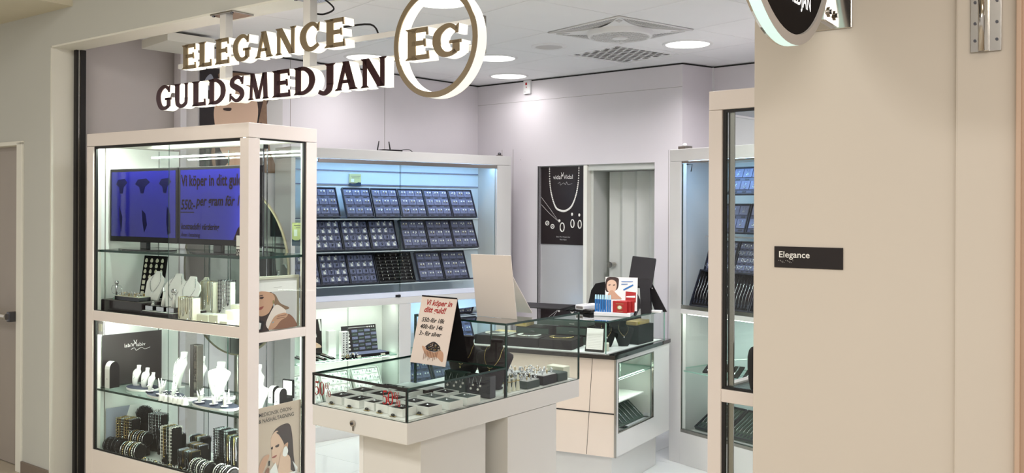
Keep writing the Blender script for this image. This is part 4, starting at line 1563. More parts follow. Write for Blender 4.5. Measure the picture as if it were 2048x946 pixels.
# round mirror standing behind the showcase
t = tag(empty('round_mirror'), 'large round mirror with a thin gold rim standing behind the left showcase', 'mirror')
MF = Frame(-1.63, 5.42, -37.2)
MF.put(t, 0, 0, 0)
rm, zc = 0.49, 1.20
b = MB()
cc = lambda rr, y: [(rr * math.cos(2 * PI * k / 64), y, zc + rr * math.sin(2 * PI * k / 64)) for k in range(64)]
b.prism([(rm * math.cos(2 * PI * k / 64), zc + rm * math.sin(2 * PI * k / 64)) for k in range(64)], 0.0, 0.01, 'mirror_face')
b.build('mirror_glass', t)
b = MB()
b.loft([cc(rm, -.004), cc(rm + .007, -.004), cc(rm + .007, .012), cc(rm, .012), cc(rm, -.004)], 'rim_gold', False)
b.build('rim', t)
b = MB()
b.cyl((0, .03, 0.0), (0, .03, 0.75), .02, 'steel')
b.cyl((0, .03, 0.0), (0, .03, 0.02), .2, 'steel', 24)
b.build('stand', t)

# ================================================================ WALL CASE WITH RING TRAYS
wc = tag(empty('tray_cabinet'), 'long white wall case with a blue lit glass front above and lit niches below', 'display case')
BC.put(wc)
U0, U1, D1 = -0.19, 1.62, 0.265
b = MB()
b.box(U0, U1, 0, D1, 1.90, 1.97, 'lacquer_cool', .002)
b.box(0, 1.483, -.003, .008, 1.872, 1.899, 'steel')
b.build('header', wc)
b = MB()
b.box(1.484, U1, 0, D1, 0, 1.898, 'lacquer_cool', .002)
b.build('side_panel', wc)
b = MB()
b.box(U0, U0 + .03, 0, D1, 0, 1.898, 'lacquer_cool', .002)
b.build('side_panel', wc)
b = MB()
b.box(U0 + .03, 1.484, 0, D1, .888, .935, 'lacquer_cool', .002)
b.box(U0 + .03, 1.484, .004, .04, .936, .972, 'deck_blue', .001)
b.box(U0 + .03, 1.484, .05, D1, .937, .941, 'deck_blue')
b.build('middle_deck', wc)
b = MB()
b.box(.632, .725, 0, D1, .06, .887, 'lacquer_cool', .002)
b.build('stile', wc)
b = MB()
b.box(U0 + .03, 1.484, 0, D1, .0, .10, 'lacquer_cool', .002)
b.build('plinth', wc)
b = MB()
b.box(U0 + .03, 1.484, D1 - .012, D1, .10, .887, 'white_matte')
b.box(U0 + .03, 1.484, D1 - .012, D1, .942, 1.898, 'slat_wall')
for z in (1.83, 1.732, 1.49, 1.25, 1.02):
    b.box(U0 + .03, 1.484, D1 - .0135, D1 - .012, z, z + .006, 'tray_pad')
    b.box(U0 + .03, 1.484, D1 - .02, D1 - .012, z - .004, z - .0005, 'silver')
b.build('slat_back', wc)
b = MB()
for u0, u1 in ((U0 + .035, .645), (.64, 1.48)):
    b.pane(u0, u1, .012 if u0 < 0 else .020, .016 if u0 < 0 else .024, .974, 1.888)
for u0, u1 in ((U0 + .035, .235), (.23, .63), (.728, 1.11), (1.105, 1.48)):
    b.pane(u0, u1, .012, .016, .105, .885, 'glass_soft')
b.build('sliding_glass', wc)
b = MB()
b.cyl((.628, .004, .945), (.628, -.006, .945), .010, 'dark_steel', 12)
b.box(.60, .625, -.004, .008, .938, .953, 'black', .001)
b.build('lock', wc)
for i, (u0, u1, v, z, m) in enumerate(((0.0, 1.47, .03, 1.885, 'led_blue'), (.75, 1.46, .08, .8795, 'led_blue'), (-.1, .60, .08, .8795, 'led_green'), (-.1, .60, .08, .512, 'led_green'))):
    b = MB()
    b.box(u0, u1, v, v + .024, z, z + .007, m)
    b.build('light_strip', wc)
for u0, u1 in ((U0 + .035, .628), (.729, 1.482)):
    b = MB()
    b.pane(u0, u1, .03, .25, .522, .530, 'glass_shelf', 'glass_green')
    b.build('shelf', wc)

# --- tilted trays, each with individual pieces
LEAN = math.atan2(.09, .205)


def tray(n, m, label, w=.2145, L=.224, body='tray_blue', pad='tray_pad', edge='tray_edge', sq=True):
    t = tag(empty('jewellery_tray'), label, 'tray')
    b = MB()
    b.box(0, w, .012, .024, 0, L, body)
    b.box(0, .006, 0, .012, 0, L, edge)
    b.box(w - .006, w, 0, .012, 0, L, edge)
    b.box(0.006, w - .006, 0, .012, 0, .006, edge)
    b.box(0.006, w - .006, 0, .012, L - .006, L, edge)
    b.build('tray_body', t)
    b = MB()
    cw, ch = (w - .016) / n, (L - .018) / m
    for i in range(n):
        for j in range(m):
            x0, z0 = .008 + i * cw, .010 + j * ch
            b.box(x0 + .003, x0 + cw - .003, .007, .012, z0 + ch * .28, z0 + ch - .004, pad)
            b.box(x0 + cw * .3, x0 + cw * .7, .0095, .012, z0 + ch * .06, z0 + ch * .16, edge)
    b.build('pad', t)
    return t


TM = {}


def piece_mesh(kind):
    """shared meshes for the small jewellery in the trays"""
    if kind in TM:
        return TM[kind]
    b = MB()
    if kind == 'pair':
        for s in (-1, 1):
            b.torus((s * .011, -.004, -.003 * s), .0068, .0022, 'silver', 'X', 12, 5)
            b.sphere((s * .011, -.010, -.002 + .004), .0062, 'card_white', 7)
    elif kind == 'pair_gold':
        for s in (-1, 1):
            b.torus((s * .011, -.004, -.002 * s), .0068, .0022, 'gold', 'X', 12, 5)
            b.sphere((s * .011, -.010, .002), .0062, 'pearl', 7)
    elif kind == 'tag':
        b.box(-.009, .009, -.002, 0, -.013, .008, 'card_white')
        b.torus((.002, -.008, .006), .007, .0022, 'silver', 'X', 12, 5)
        b.sphere((.002, -.013, .010), .0045, 'gem', 7)
    elif kind == 'tag_bare':
        b.torus((0, -.006, .0), .0085, .0024, 'dark_steel', 'X', 12, 5)
        b.sphere((0, -.012, .006), .004, 'silver', 7)
    elif kind == 'band':
        b.torus((0, -.003, 0), .0072, .0022, 'silver', 'X', 12, 5)
        b.sphere((0, -.008, .004), .0035, 'gold', 6)
    elif kind == 'pendant':
        b.tube([(-.012, -.002, .02), (0, -.003, -.004), (.012, -.002, .02)], .0009, 'silver', 4)
        b.torus((0, -.003, -.010), .006, .0016, 'silver', 'Y', 12, 5)
    elif kind == 'hoop':
        b.torus((-.010, -.003, 0), .009, .0016, 'silver', 'Y', 16, 5)
        b.torus((.012, -.003, -.002), .009, .0016, 'silver', 'Y', 16, 5)
    elif kind == 'chain':
        b.tube([(0, -.002, .05), (.004, -.003, .0), (-.002, -.003, -.06), (.003, -.002, -.10)], .0016, 'silver', 4)
    o = b.build('m')
    me = o.data
    bpy.data.objects.remove(o)
    TM[kind] = me
    return me


def piece(kind, name, label, cat, group, F, u, v, z, lean, dx, ds, rz=0.0):
    o = bpy.data.objects.new(name, piece_mesh(kind))
    COL.objects.link(o)
    tag(o, label, cat, group)
    # position on the tilted tray: dx along it, ds up its slope
    off = .006
    y = ds * math.sin(lean) + off * math.cos(lean)
    zz = ds * math.cos(lean) - off * math.sin(lean)
    cz, szz = math.cos(rz), math.sin(rz)
    o.location = F.w(u + dx * cz - y * szz, v + dx * szz + y * cz, z + zz)
    o.rotation_euler = (-lean, 0, R(F.deg) + rz)
    return o


def filled_tray(F, u, v, z, n, m, kinds, label, where, lean=LEAN, rz=0.0, w=.2145, L=.224, **kw):
    t = tray(n, m, label, w, L, **kw)
    t.location = F.w(u, v, z)
    t.rotation_euler = (-lean, 0, R(F.deg) + rz)
    cw, ch = (w - .016) / n, (L - .018) / m
    for j in range(m):
        for i in range(n):
            k = kinds[(i * 3 + j * 5 + int(u * 97)) % len(kinds)]
            nm, cat = {'pair': ('ring_pair', 'rings'), 'pair_gold': ('ring_pair', 'rings'), 'tag': ('tagged_ring', 'ring'), 'tag_bare': ('signet_ring', 'ring'), 'band': ('band_ring', 'ring'), 'pendant': ('pendant', 'pendant'), 'hoop': ('hoop_earrings', 'earrings'), 'chain': ('chain_necklace', 'necklace')}[k]
            look = {'pair': 'silver ring pair', 'pair_gold': 'gold ring pair', 'tag': 'ring with white tag', 'tag_bare': 'dark signet ring', 'band': 'small band ring', 'pendant': 'silver pendant', 'hoop': 'silver hoop earrings', 'chain': 'silver chain'}[k]
            row = (['top', 'middle', 'bottom'] if m == 3 else ['top', 'second', 'third', 'bottom'] if m == 4 else [WORD[q] for q in range(m)])[m - 1 - j]
            piece(k, nm, '%s, %s row, %s from left, in %s' % (look, row, WORD[i], where), cat, 'pieces in ' + where, F, u, v, z, lean, .008 + (i + .5) * cw, .010 + (j + .62) * ch, rz)
    return t


rowz = {'upper': 1.505, 'middle': 1.277, 'lower': 1.042}
P3, P4 = ['pair', 'pair', 'pair_gold', 'pair'], ['tag', 'tag', 'tag_bare', 'tag']
for i, u in enumerate((-.015, .247, .469, .688, .905, 1.124)):
    q = ['ring tray at the left end of the upper row', 'second ring tray of the upper row, right of the gap', 'third ring tray of the upper row', 'fourth ring tray of the upper row', 'fifth ring tray of the upper row', 'ring tray at the right end of the upper row'][i]
    filled_tray(BC, u, .05, 1.505, 3, 3, P3, 'nine place ' + q + '', 'upper row tray ' + WORD[i])
for i, u in enumerate((.010, .228, .446)):
    filled_tray(BC, u, .05, 1.277, 4, 4, P4, 'sixteen place tray with tagged rings, %s of the middle row in the wall case' % WORD[i], 'middle row tray ' + WORD[i])
for i, u in enumerate((.703, .923, 1.141)):
    filled_tray(BC, u, .05, 1.277, 3, 3, P3, 'nine place ring tray, %s of the middle row in the wall case' % WORD[i + 3], 'middle row tray ' + WORD[i + 3])
for i, u in enumerate((-.153, .063, .279)):
    filled_tray(BC, u, .05, 1.042, 4, 4, P4 if i == 1 else ['tag_bare', 'tag', 'tag_bare'], 'sixteen place tray with tagged rings, %s of the lower row in the wall case' % WORD[i], 'lower row tray ' + WORD[i])
filled_tray(BC, .500, .05, 1.042, 6, 8, ['band'], 'wide black tray packed with small band rings in the lower row', 'the black lower row tray', w=.30, body='tray_black', pad='black_velvet', edge='tray_black')
for i, u in enumerate((.836, 1.057)):
    filled_tray(BC, u, .05, 1.042, 3, 3, P3, 'nine place ring tray in the lower row, %s' % ['right of the black tray', 'behind the leaning paper sign'][i], 'lower row tray ' + WORD[i + 4])
for z0 in (1.505, 1.277, 1.042):
    for u0 in (.235, .70, 1.30):
        pass
# ledges that carry the trays
for z, lab in ((1.503, 'upper'), (1.275, 'middle'), (1.040, 'lower')):
    b = MB()
    b.box(-.15, 1.35, .055, .075, z - .016, z - .0105, 'slat_wall')
    for u in (.02, .235, .685, 1.10, 1.34):
        b.box(u, u + .01, .085, .252, z - .018, z - .0105, 'tray_edge')
    b.build('tray_ledge', wc)
# QR-free yellow card and router with cable
b = MB()
b.box(0, .092, 0, .003, .022, .085, 'yellow_card')
b.prism([(0, 0), (.092, 0), (.092, .024), (.07, .026), (.045, .014), (.02, .012), (0, .02)], -.0005, .003, 'teal_dark')
b.box(.012, .085, -.001, 0, .066, .069, 'print_grey')
b.box(.02, .08, -.001, 0, .056, .059, 'print_grey')
b.box(.012, .036, -.001, 0, .026, .050, 'paper_white')
put(tag(b.build('info_card'), 'small yellow and dark card standing over the trays in the blue lit case', 'card'), BC, .355, .236, 1.725)
b = MB()
b.box(0, .10, 0, .003, .028, .12, 'yellow_card')
b.prism([(0, 0), (.10, 0), (.10, .05), (.075, .045), (.05, .03), (.02, .028), (0, .035)], -.0005, .003, 'teal_dark')
b.box(.015, .09, -.001, 0, .103, .107, 'print_grey')
b.box(.03, .085, -.001, 0, .092, .095, 'print_grey')
b.box(.015, .04, -.001, 0, .05, .085, 'paper_white')
put(tag(b.build('info_card'), 'yellow and dark card taped behind the side glass of the left showcase', 'card'), CS, 1.165, .434, 1.37)
t = tag(empty('router'), 'black wireless router with two antennas and a trailing cable on the wall case', 'router')
put(t, BC, .55, .10, 1.97)
b = MB()
b.box(0, .16, 0, .09, 0, .018, 'black', .004)
b.build('body', t)
for x in (-.03, .075):
    b = MB()
    b.tube([(x, .03, .009), (x + (.012 if x < 0 else -.012), .03, .075)], [.005, .004], 'black', 6)
    b.build('antenna', t)
b = MB()
b.tube(catmull([(.155, .05, .010), (.19, .04, .022), (.24, .04, .024), (.28, .05, .005)], 6), .003, 'black', 5)
b.build('cable', t)
t = tag(empty('spot_lamp'), 'small grey clamp lamp on the right end of the wall case', 'lamp')
put(t, BC, 1.55, .06, 1.97)
b = MB()
b.box(-.02, .02, -.015, .015, 0, .012, 'steel', .002)
b.sphere((0, 0, .018), .014, 'dark_steel', 10)
b.build('clamp', t)

# --- contents of the lower left niche
NZ = .531
t = tag(empty('charm_case'), 'open black charm display case with white rim prints in the lower wall niche', 'display case')
put(t, BC, .275, .064, NZ)
b = MB()
b.box(0, .29, -.04, .09, 0, .022, 'black_velvet', .002)
b.box(.01, .28, -.035, .08, .022, .0235, 'tray_pad')
for x in (.03, .22):
    b.box(x, x + .035, -.0415, -.04, .004, .016, 'cream')
b.build('case_base', t)
b = MB()
b.M = Matrix.Translation((0, .09, .022)) @ Matrix.Rotation(-R(12), 4, 'X')
b.box(0, .27, 0, .012, 0, .185, 'poster_dark', .002)
b.box(.05, .19, -.0012, 0, .168, .172, 'paper_grey')
for i in range(4):
    b.cyl((.20 + i * .017, -.0005, .17), (.20 + i * .017, -.0015, .17), .005, 'paper_white', 8)
for r_ in range(5):
    for c_ in range(2):
        b.cyl((.022 + c_ * .026, -.0005, .02 + r_ * .026), (.022 + c_ * .026, -.002, .02 + r_ * .026), .008, 'pearl', 10)
for c_ in range(4):
    x = .075 + c_ * .05
    for r_ in range(6):
        b.box(x, x + .044, -.0012, 0, .012 + r_ * .025, .012 + r_ * .025 + .018, 'tray_pad' if (r_ + c_) % 2 else 'tray_green')
        b.box(x + .006, x + .038, -.0018, -.0012, .018 + r_ * .025, .021 + r_ * .025, 'silver')
b.build('lid', t)
t = tag(empty('hand_picture'), 'dark photo board of a hand at the left of the lower wall niche', 'picture')
put(t, BC, -.015, .15, NZ + .001, 0, -4)
b = MB()
b.box(0, .125, 0, .004, 0, .27, 'poster_dark')
b.art([([(.35, .99), (.52, .99), (.70, .55), (.60, .53)], 'paper_white'), ([(.80, .99), (.92, .99), (.99, .70), (.90, .70)], 'paper_grey'), ([(.10, .02), (.9, .02), (.98, .14), (.3, .12)], 'dark_steel'), ([(.25, .35), (.55, .42), (.85, .36), (.95, .28), (.60, .26), (.55, .10), (.40, .08), (.30, .20)], 'skin_light', 1)], 0, 0, .125, .27, 0)
b.build('print', t)
b = MB()
b.box(0, .058, 0, .045, 0, .19, 'white_leather', .003)
put(tag(b.build('display_block'), 'narrow grey white block between the hand picture and the patterned sleeve', 'display block'), BC, .138, .115, NZ)
b = MB()
b.box(0, .055, 0, .04, 0, .185, 'white_matte', .002)
for r_ in range(11):
    for c_ in range(2):
        b.box(.012 + c_ * .022, .020 + c_ * .022, -.001, 0, .01 + r_ * .016, .018 + r_ * .016, 'print_black' if r_ < 6 else 'silver')
put(tag(b.build('earring_block'), 'white upright block with two rows of dark ear studs', 'display block'), BC, .205, .05, NZ)
for i in range(4):
    t = tag(empty('bracelet_pad'), '%s slanted black bracelet pad from the left in the lower niche' % WORD[i], 'bracelet pad', 'slanted black bracelet pads')
    put(t, BC, -.06 + i * .062, .03, NZ + .004, 35, 14)
    b = MB()
    b.box(0, .045, 0, .105, 0, .008, 'black_velvet', .003)
    b.build('pad', t)
    b = MB()
    b.tube([(.022, .01, .013), (.024, .05, .013), (.022, .10, .013)], .0042, 'silver', 6)
    b.tube([(.012, .01, .010), (.012, .05, .010), (.012, .10, .010)], .0018, 'pearl', 5)
    b.build('bracelet', t)
for i in range(9):
    b = MB()
    b.box(-.008, .008, -.008, .008, 0, .012, 'black_velvet')
    b.torus((0, 0, .021), .010, .003, 'silver' if i % 3 else 'gold', 'Y', 14, 5)
    b.sphere((0, -.003, .033), .005, 'pearl', 6)
    put(tag(b.build('ring_holder'), '%s ring in the huddle before the open charm case' % WORD[i], 'ring', 'rings before the charm case'), BC, .205 + (i % 5) * .026, .03 + (i // 5) * -.018 + .01 * (i % 2), NZ, i * 30)
# trays in the right, blue lit niche and leaning stands on the niche floors
NF = .101
filled_tray(BC, .90, .10, NZ + .011, 3, 2, P3, 'ring tray in the blue lit lower niche, behind the tall glass box', 'the blue niche tray', L=.20)
filled_tray(BC, 1.15, .10, NZ + .011, 3, 3, P3, 'right ring tray in the blue lit lower niche', 'the right blue niche tray')
for i in range(3):
    filled_tray(BC, -.14 + i * .24, .06, .24, 4, 4, ['tag', 'pair'], 'pale grey tray of silver earrings, %s from left at the niche floor' % WORD[i], 'niche floor tray ' + WORD[i], body='paper_white', pad='white_leather', edge='paper_grey', lean=R(30))
    riser(BC, -.13 + i * .24, .09 + i * .24 - .02, .06, .22, NF, .225, 'white_matte', '%s white riser under the pale earring trays' % WORD[i])
for i in range(3):
    filled_tray(BC, .76 + i * .235, .06, .24, 3, 3, P3, 'dark blue ring tray %s in the right niche floor' % WORD[i], 'right niche floor tray ' + WORD[i], lean=R(30))
    riser(BC, .77 + i * .235, .97 + i * .235 - .02, .06, .22, NF, .225, 'white_matte', '%s white riser under the dark niche trays' % WORD[i])

# ================================================================ FREE STANDING GLASS TABLE
tb = tag(empty('glass_table'), 'white display table with a low glass top in front and a taller glass box behind', 'display table')
TB.put(tb)
TW, TL, TM_ = 0.492, 1.06, 0.545
b = MB()
b.box(0, TW, 0, TL, 0.757, 0.833, 'lacquer_table', .004)
b.box(0.02, TW - .02, 0.02, TL - .02, 0.8335, 0.8365, 'white_leather')
b.build('frame', tb)
b = MB()
b.box(0.15, TW - .03, 0.10, 0.46, 0.0, 0.756, 'lacquer_table', .002)
b.box(0.150, 0.172, 0.0985, 0.0995, 0.0, 0.756, 'white_matte')
b.build('pedestal', tb)
b = MB()
b.box(0.02, TW - .001, 0.56, TL - .17, 0.0, 0.756, 'lacquer_table', .002)
b.build('pedestal', tb)
b = MB()
b.cyl((0.225, -.001, .795), (0.225, -.009, .795), .011, 'chrome', 16)
b.cyl((0.225, -.009, .795), (0.225, -.012, .795), .005, 'dark_steel', 10)
b.box(.222, .228, -.004, -.0005, .768, .785, 'steel')
b.build('lock', tb)
b = MB()
g = .006
b.pane(0, TW, 0, TM_, .944, .952, 'glass_top')
b.build('glass_top', tb)
b = MB()
b.pane(0, TW, 0, g, .834, .9435)
b.build('front_pane', tb)
b = MB()
b.pane(0, g, g, TM_, .834, .9435)
b.build('side_pane', tb)
b = MB()
b.pane(TW - g, TW, g, TM_, .834, .9435)
b.build('side_pane', tb)
b = MB()
b.pane(0, TW, TM_ + .002, TM_ + .002 + g, .834, 1.113)
b.build('front_pane', tb)
b = MB()
b.pane(0, TW, TL - g, TL, .834, 1.113)
b.build('rear_pane', tb)
b = MB()
b.pane(0, g, TM_ + .01, TL - g, .834, 1.113)
b.build('side_pane', tb)
b = MB()
b.pane(TW - g, TW, TM_ + .01, TL - g, .834, 1.113)
b.build('side_pane', tb)
b = MB()
b.pane(0, TW, TM_, TL, 1.114, 1.122, 'glass_top')
b.build('glass_top', tb)
b = MB()
# dark polished corner joints
b.box(0, TW, -.0012, .0005, .9436, .9525, 'gasket')
for x in (0.001, TW - .007):
    b.box(x, x + .006, -.0012, .0035, .835, .9445, 'gasket')
b.build('joint_strip', tb)
b = MB()
b.box(TW - .006, TW + .0006, TM_ - .004, TM_, .835, .9435, 'gasket')
b.build('joint_strip', tb)
for x in (0.0, TW - .005):
    for y in (TM_ + .001, TL - .005):
        b = MB()
        b.box(x - .0004, x + .0054, y - .0004, y + .0046, .835, 1.1135, 'glass_edge')
        b.build('joint_strip', tb)


def serif_digits(b, parts, x, z, h, m, y):
    """50% in high contrast book lettering"""
    def tr(poly, ox, k=1.0, oz=0.0):
        return [(x + (ox + px_ * k) * h, z + (oz + pz * k) * h) for px_, pz in poly]
    five = ribbon([(.06, .14), (.16, .03), (.30, .04), (.42, .18), (.42, .40), (.30, .56), (.18, .56), (.09, .50)], [.09, .05, .04, .12, .13, .06, .05, .03])
    for q in five:
        b.prism(tr(q, 0), y, y + .0004, m)
    b.prism(tr([(.08, .48), (.12, .48), (.13, .88), (.09, .88)], 0), y, y + .0004, m)
    b.prism(tr([(.09, .84), (.40, .84), (.45, 1.0), (.09, .96)], 0), y, y + .0004, m)
    zero = ribbon([(.25, .02), (.08, .20), (.05, .5), (.08, .80), (.25, .98), (.42, .80), (.45, .5), (.42, .20), (.25, .02)], [.03, .09, .13, .09, .03, .09, .13, .09, .03])
    for q in zero:
        b.prism(tr(q, .55), y, y + .0004, m)
    for ox, oz in ((1.16, .52), (1.50, 0.0)):
        for q in ribbon([(.25, .02), (.08, .20), (.05, .5), (.08, .80), (.25, .98), (.42, .80), (.45, .5), (.42, .20), (.25, .02)], [.05, .11, .15, .11, .05, .11, .15, .11, .05]):
            b.prism(tr(q, ox, .46, oz), y, y + .0004, m)
    b.prism(tr([(1.28, 0), (1.33, 0), (1.62, 1.0), (1.57, 1.0)], 0), y, y + .0004, m)


b = MB()
serif_digits(b, None, .012, .872, .052, 'red_dark', -.0006)
serif_digits(b, None, .372, .884, .050, 'red', .3)
b.bm.verts.ensure_lookup_table()
for v in b.bm.verts:
    if v.co.y > .2:
        v.co.y -= .3012
b.build('discount_lettering', tb)

# jewellery boxes laid out in the low part
DZ = .8375


def gift_box(u, v, w, d, label, rz=0, green=False, pendant=0):
    t = tag(empty('jewellery_box'), label, 'box', 'open jewellery boxes in the low glass table')
    put(t, TB, u, v, DZ, rz)
    b = MB()
    h = .028
    for q in ((-w / 2, w / 2, -d / 2, -d / 2 + .003), (-w / 2, w / 2, d / 2 - .003, d / 2), (-w / 2, -w / 2 + .003, -d / 2 + .003, d / 2 - .003), (w / 2 - .003, w / 2, -d / 2 + .003, d / 2 - .003)):
        b.box(q[0], q[1], q[2], q[3], 0, h, 'white_matte')
    b.box(-w / 2 + .003, w / 2 - .003, -d / 2 + .003, d / 2 - .003, 0, .003, 'white_matte')
    b.build('box_base', t)
    b = MB()
    b.box(-w / 2 + .0035, w / 2 - .0035, -d / 2 + .0035, d / 2 - .0035, .0035, h - .002, 'tray_green' if green else 'black_velvet')
    b.build('pad', t)
    b = MB()
    b.tube([(-w * .3, d * .3, h), (0, 0, h + .001), (w * .2, d * .32, h)], .0008, 'silver', 4)
    b.torus((0, -d * .06, h + .001), .005, .0013, 'gold' if pendant else 'silver', 'Z', 12, 5)
    b.sphere((0, -d * .06, h + .002), .003, 'gem', 6)
    put(tag(b.build('pendant'), 'pendant lying in the ' + label.replace(' open', ''), 'pendant', 'pendants in the open boxes'), TB, u, v, DZ, rz)
    if v < .2 and not green:
        b = MB()
        b.sphere((-.0, -d / 2 - .012, .006), .006, 'black_gloss', 10, (1.5, 1, .9))
        b.box(-.012, .012, -d / 2 - .016, -d / 2 - .008, 0, .002, 'gold')
        put(tag(b.build('glass_bead'), 'black bead before the ' + label.replace(' open', '').replace('white ', ''), 'bead', 'black beads before the boxes'), TB, u, v, DZ, rz)


gift_box(.070, .085, .085, .085, 'white open box at the left front corner of the low table', 0)
gift_box(.168, .085, .080, .085, 'second white open box along the front of the low table', 0)
gift_box(.252, .080, .050, .06, 'small white open box, third along the front of the low table', 0)
gift_box(.318, .085, .060, .07, 'fourth small white open box along the front of the low table', 0)
gift_box(.395, .075, .070, .07, 'white open box behind the red 50% by the corner', 0)
gift_box(.445, .155, .070, .07, 'white open box nearest the right front corner, second row', 0)
gift_box(.060, .20, .085, .08, 'white open box in the second row at the left', 0)
gift_box(.165, .20, .085, .08, 'white open box in the second row, middle', 0)
gift_box(.265, .18, .07, .07, 'white open box in the second row behind the small boxes', 0)
gift_box(.355, .18, .07, .07, 'white open box in the second row behind the red lettering', 0)
gift_box(.44, .265, .085, .075, 'white open box with dark green pad on the right side', 0, True)
gift_box(.345, .285, .085, .075, 'white open box with dark green pad beside the right one', 0, True)
gift_box(.44, .365, .085, .075, 'white open box with dark green pad, rear one at the right side', 0, True)
gift_box(.08, .31, .09, .08, 'white open box in the third row at the left', 0)
gift_box(.20, .30, .09, .08, 'white open box in the third row, middle', 0)
gift_box(.33, .38, .07, .07, 'small white open box before the upright green case', 0, False)
# black long tray at back
b = MB()
b.box(0, .20, 0, .10, 0, .012, 'black_velvet', .002)
b.box(.01, .19, .01, .09, .012, .0135, 'white_leather')
put(tag(b.build('display_tray'), 'flat black and white tray behind the open boxes of the low table', 'tray'), TB, .02, .39, DZ)
# upright dark green cards with pendants
for i, (u, v, w) in enumerate(((.235, .475, .11), (.355, .475, .115))):
    b = MB()
    b.box(0, w, 0, .035, 0, .085, 'tray_green' if i == 0 else 'black_gloss', .002)
    for k in range(2 if i else 3):
        x = w * (k + .6) / 3.2
        b.tube([(x - .014, -.001, .08), (x, -.002, .035), (x + .016, -.001, .08)], .0009, 'silver', 4)
        b.sphere((x, -.004, .030), .005, 'pearl', 8)
        b.sphere((x + .012, -.004, .045), .0045, 'pearl', 8)
    put(tag(b.build('pendant_display'), ['green black upright card with three pearl pendants at the rear of the low table', 'glossy black upright card with pearl pendants beside the green one'][i], 'display card'), TB, u, v, DZ)


# folded price sign and its twin
def a_sign(F, u, v, z, w, h, label, front, rz=0):
    t = tag(empty('table_sign'), label, 'sign')
    put(t, F, u, v, z, rz)
    b = MB()
    A = R(15)
    b.M = Matrix.Rotation(-A, 4, 'X')
    b.box(0, w, 0, .003, 0, h, 'paper')
    if front:
        y = -.0006
        b.text('Vi köper in', .031, 'red', .028, h - .038, y, shear=.28, off=.026, sx=1.0)
        b.text('ditt guld!', .032, 'red', .024, h - .067, y, shear=.28, off=.026, sx=1.0)
        b.text('550:-för 18k', .0245, 'print_black', .022, h - .106, y, shear=.22, off=.024, sx=.98)
        b.text('400:-för 14k', .0245, 'print_black', .020, h - .133, y, shear=.22, off=.024, sx=.98)
        b.text('3:- för silver', .0245, 'print_black', .020, h - .160, y, shear=.22, off=.024, sx=.98)
        b.art([([(.26, .25), (.38, .24), (.60, .18), (.80, .22), (.90, .17), (.90, .06), (.72, .12), (.55, .10), (.40, .14)], 'skin', 1),
               ([(.36, .25), (.50, .32), (.62, .33), (.78, .26), (.70, .20), (.46, .20)], 'dark_steel', 1)], 0, 0, w, h, 0)
        random.seed(3)
        for i in range(60):
            a, c = random.random(), random.random()
            x, zz = w * (.36 + .42 * a), h * (.205 + .115 * c * (1 - abs(a - .5) * 1.5))
            b.box(x, x + .006, -.0026, -.002, zz, zz + .003, ['gold', 'hair', 'hair_light', 'paper', 'print_black'][i % 5])
        for i in range(9):
            x = w * (.36 + .045 * i)
            b.box(x, x + .0018, -.0022, -.0018, h * (.06 + .02 * (i % 3)), h * .19, 'hair_light' if i % 2 else 'skin_dark')
    b.build('front_board', t)
    b = MB()
    sp = 2 * h * math.sin(A)
    b.M = Matrix.Translation((0, sp, 0)) @ Matrix.Rotation(A, 4, 'X')
    b.box(0, w, -.003, 0, 0, h, 'black_velvet' if front else 'paper')
    b.build('rear_board', t)
    return t


a_sign(TB, .122, .395, .9535, .188, .272, 'folded cream price sign in Swedish standing on the low glass top', True)
# blank sign on the tall box
t = tag(empty('table_sign'), 'blank beige rear of a folded paper sign on the tall glass box', 'sign')
put(t, TB, .245, .665, 1.123, 3)
b = MB()
b.M = Matrix.Rotation(R(10), 4, 'X')
b.box(0, .20, 0, .003, 0, .262, 'lacquer')
b.build('rear_board', t)
b = MB()
b.M = Matrix.Translation((0, -.0, .0)) @ Matrix.Rotation(R(10), 4, 'X')
b.M = Matrix.Translation((0, .16, .01)) @ Matrix.Rotation(R(42), 4, 'X')
b.box(.02, .17, -.003, 0, 0, .26, 'lacquer')
b.build('support_flap', t)

# dark busts in the tall box
for i, (u, v, h) in enumerate(((.185, .66, .19), (.345, .655, .19))):
    bust(TB, u, v, DZ, h, 'bust_brown', ['left dark bust with gold chain in the tall glass box', 'right dark bust with gold chain in the tall glass box'][i], 'dark busts in the tall glass box', 8, 'gold', ['thin gold chain on the left dark bust', 'thin gold chain on the right dark bust'][i], .30, 'gold')
for i, (u0, v0, w) in enumerate(((.12, .60, .13), (.29, .60, .13))):
    pass
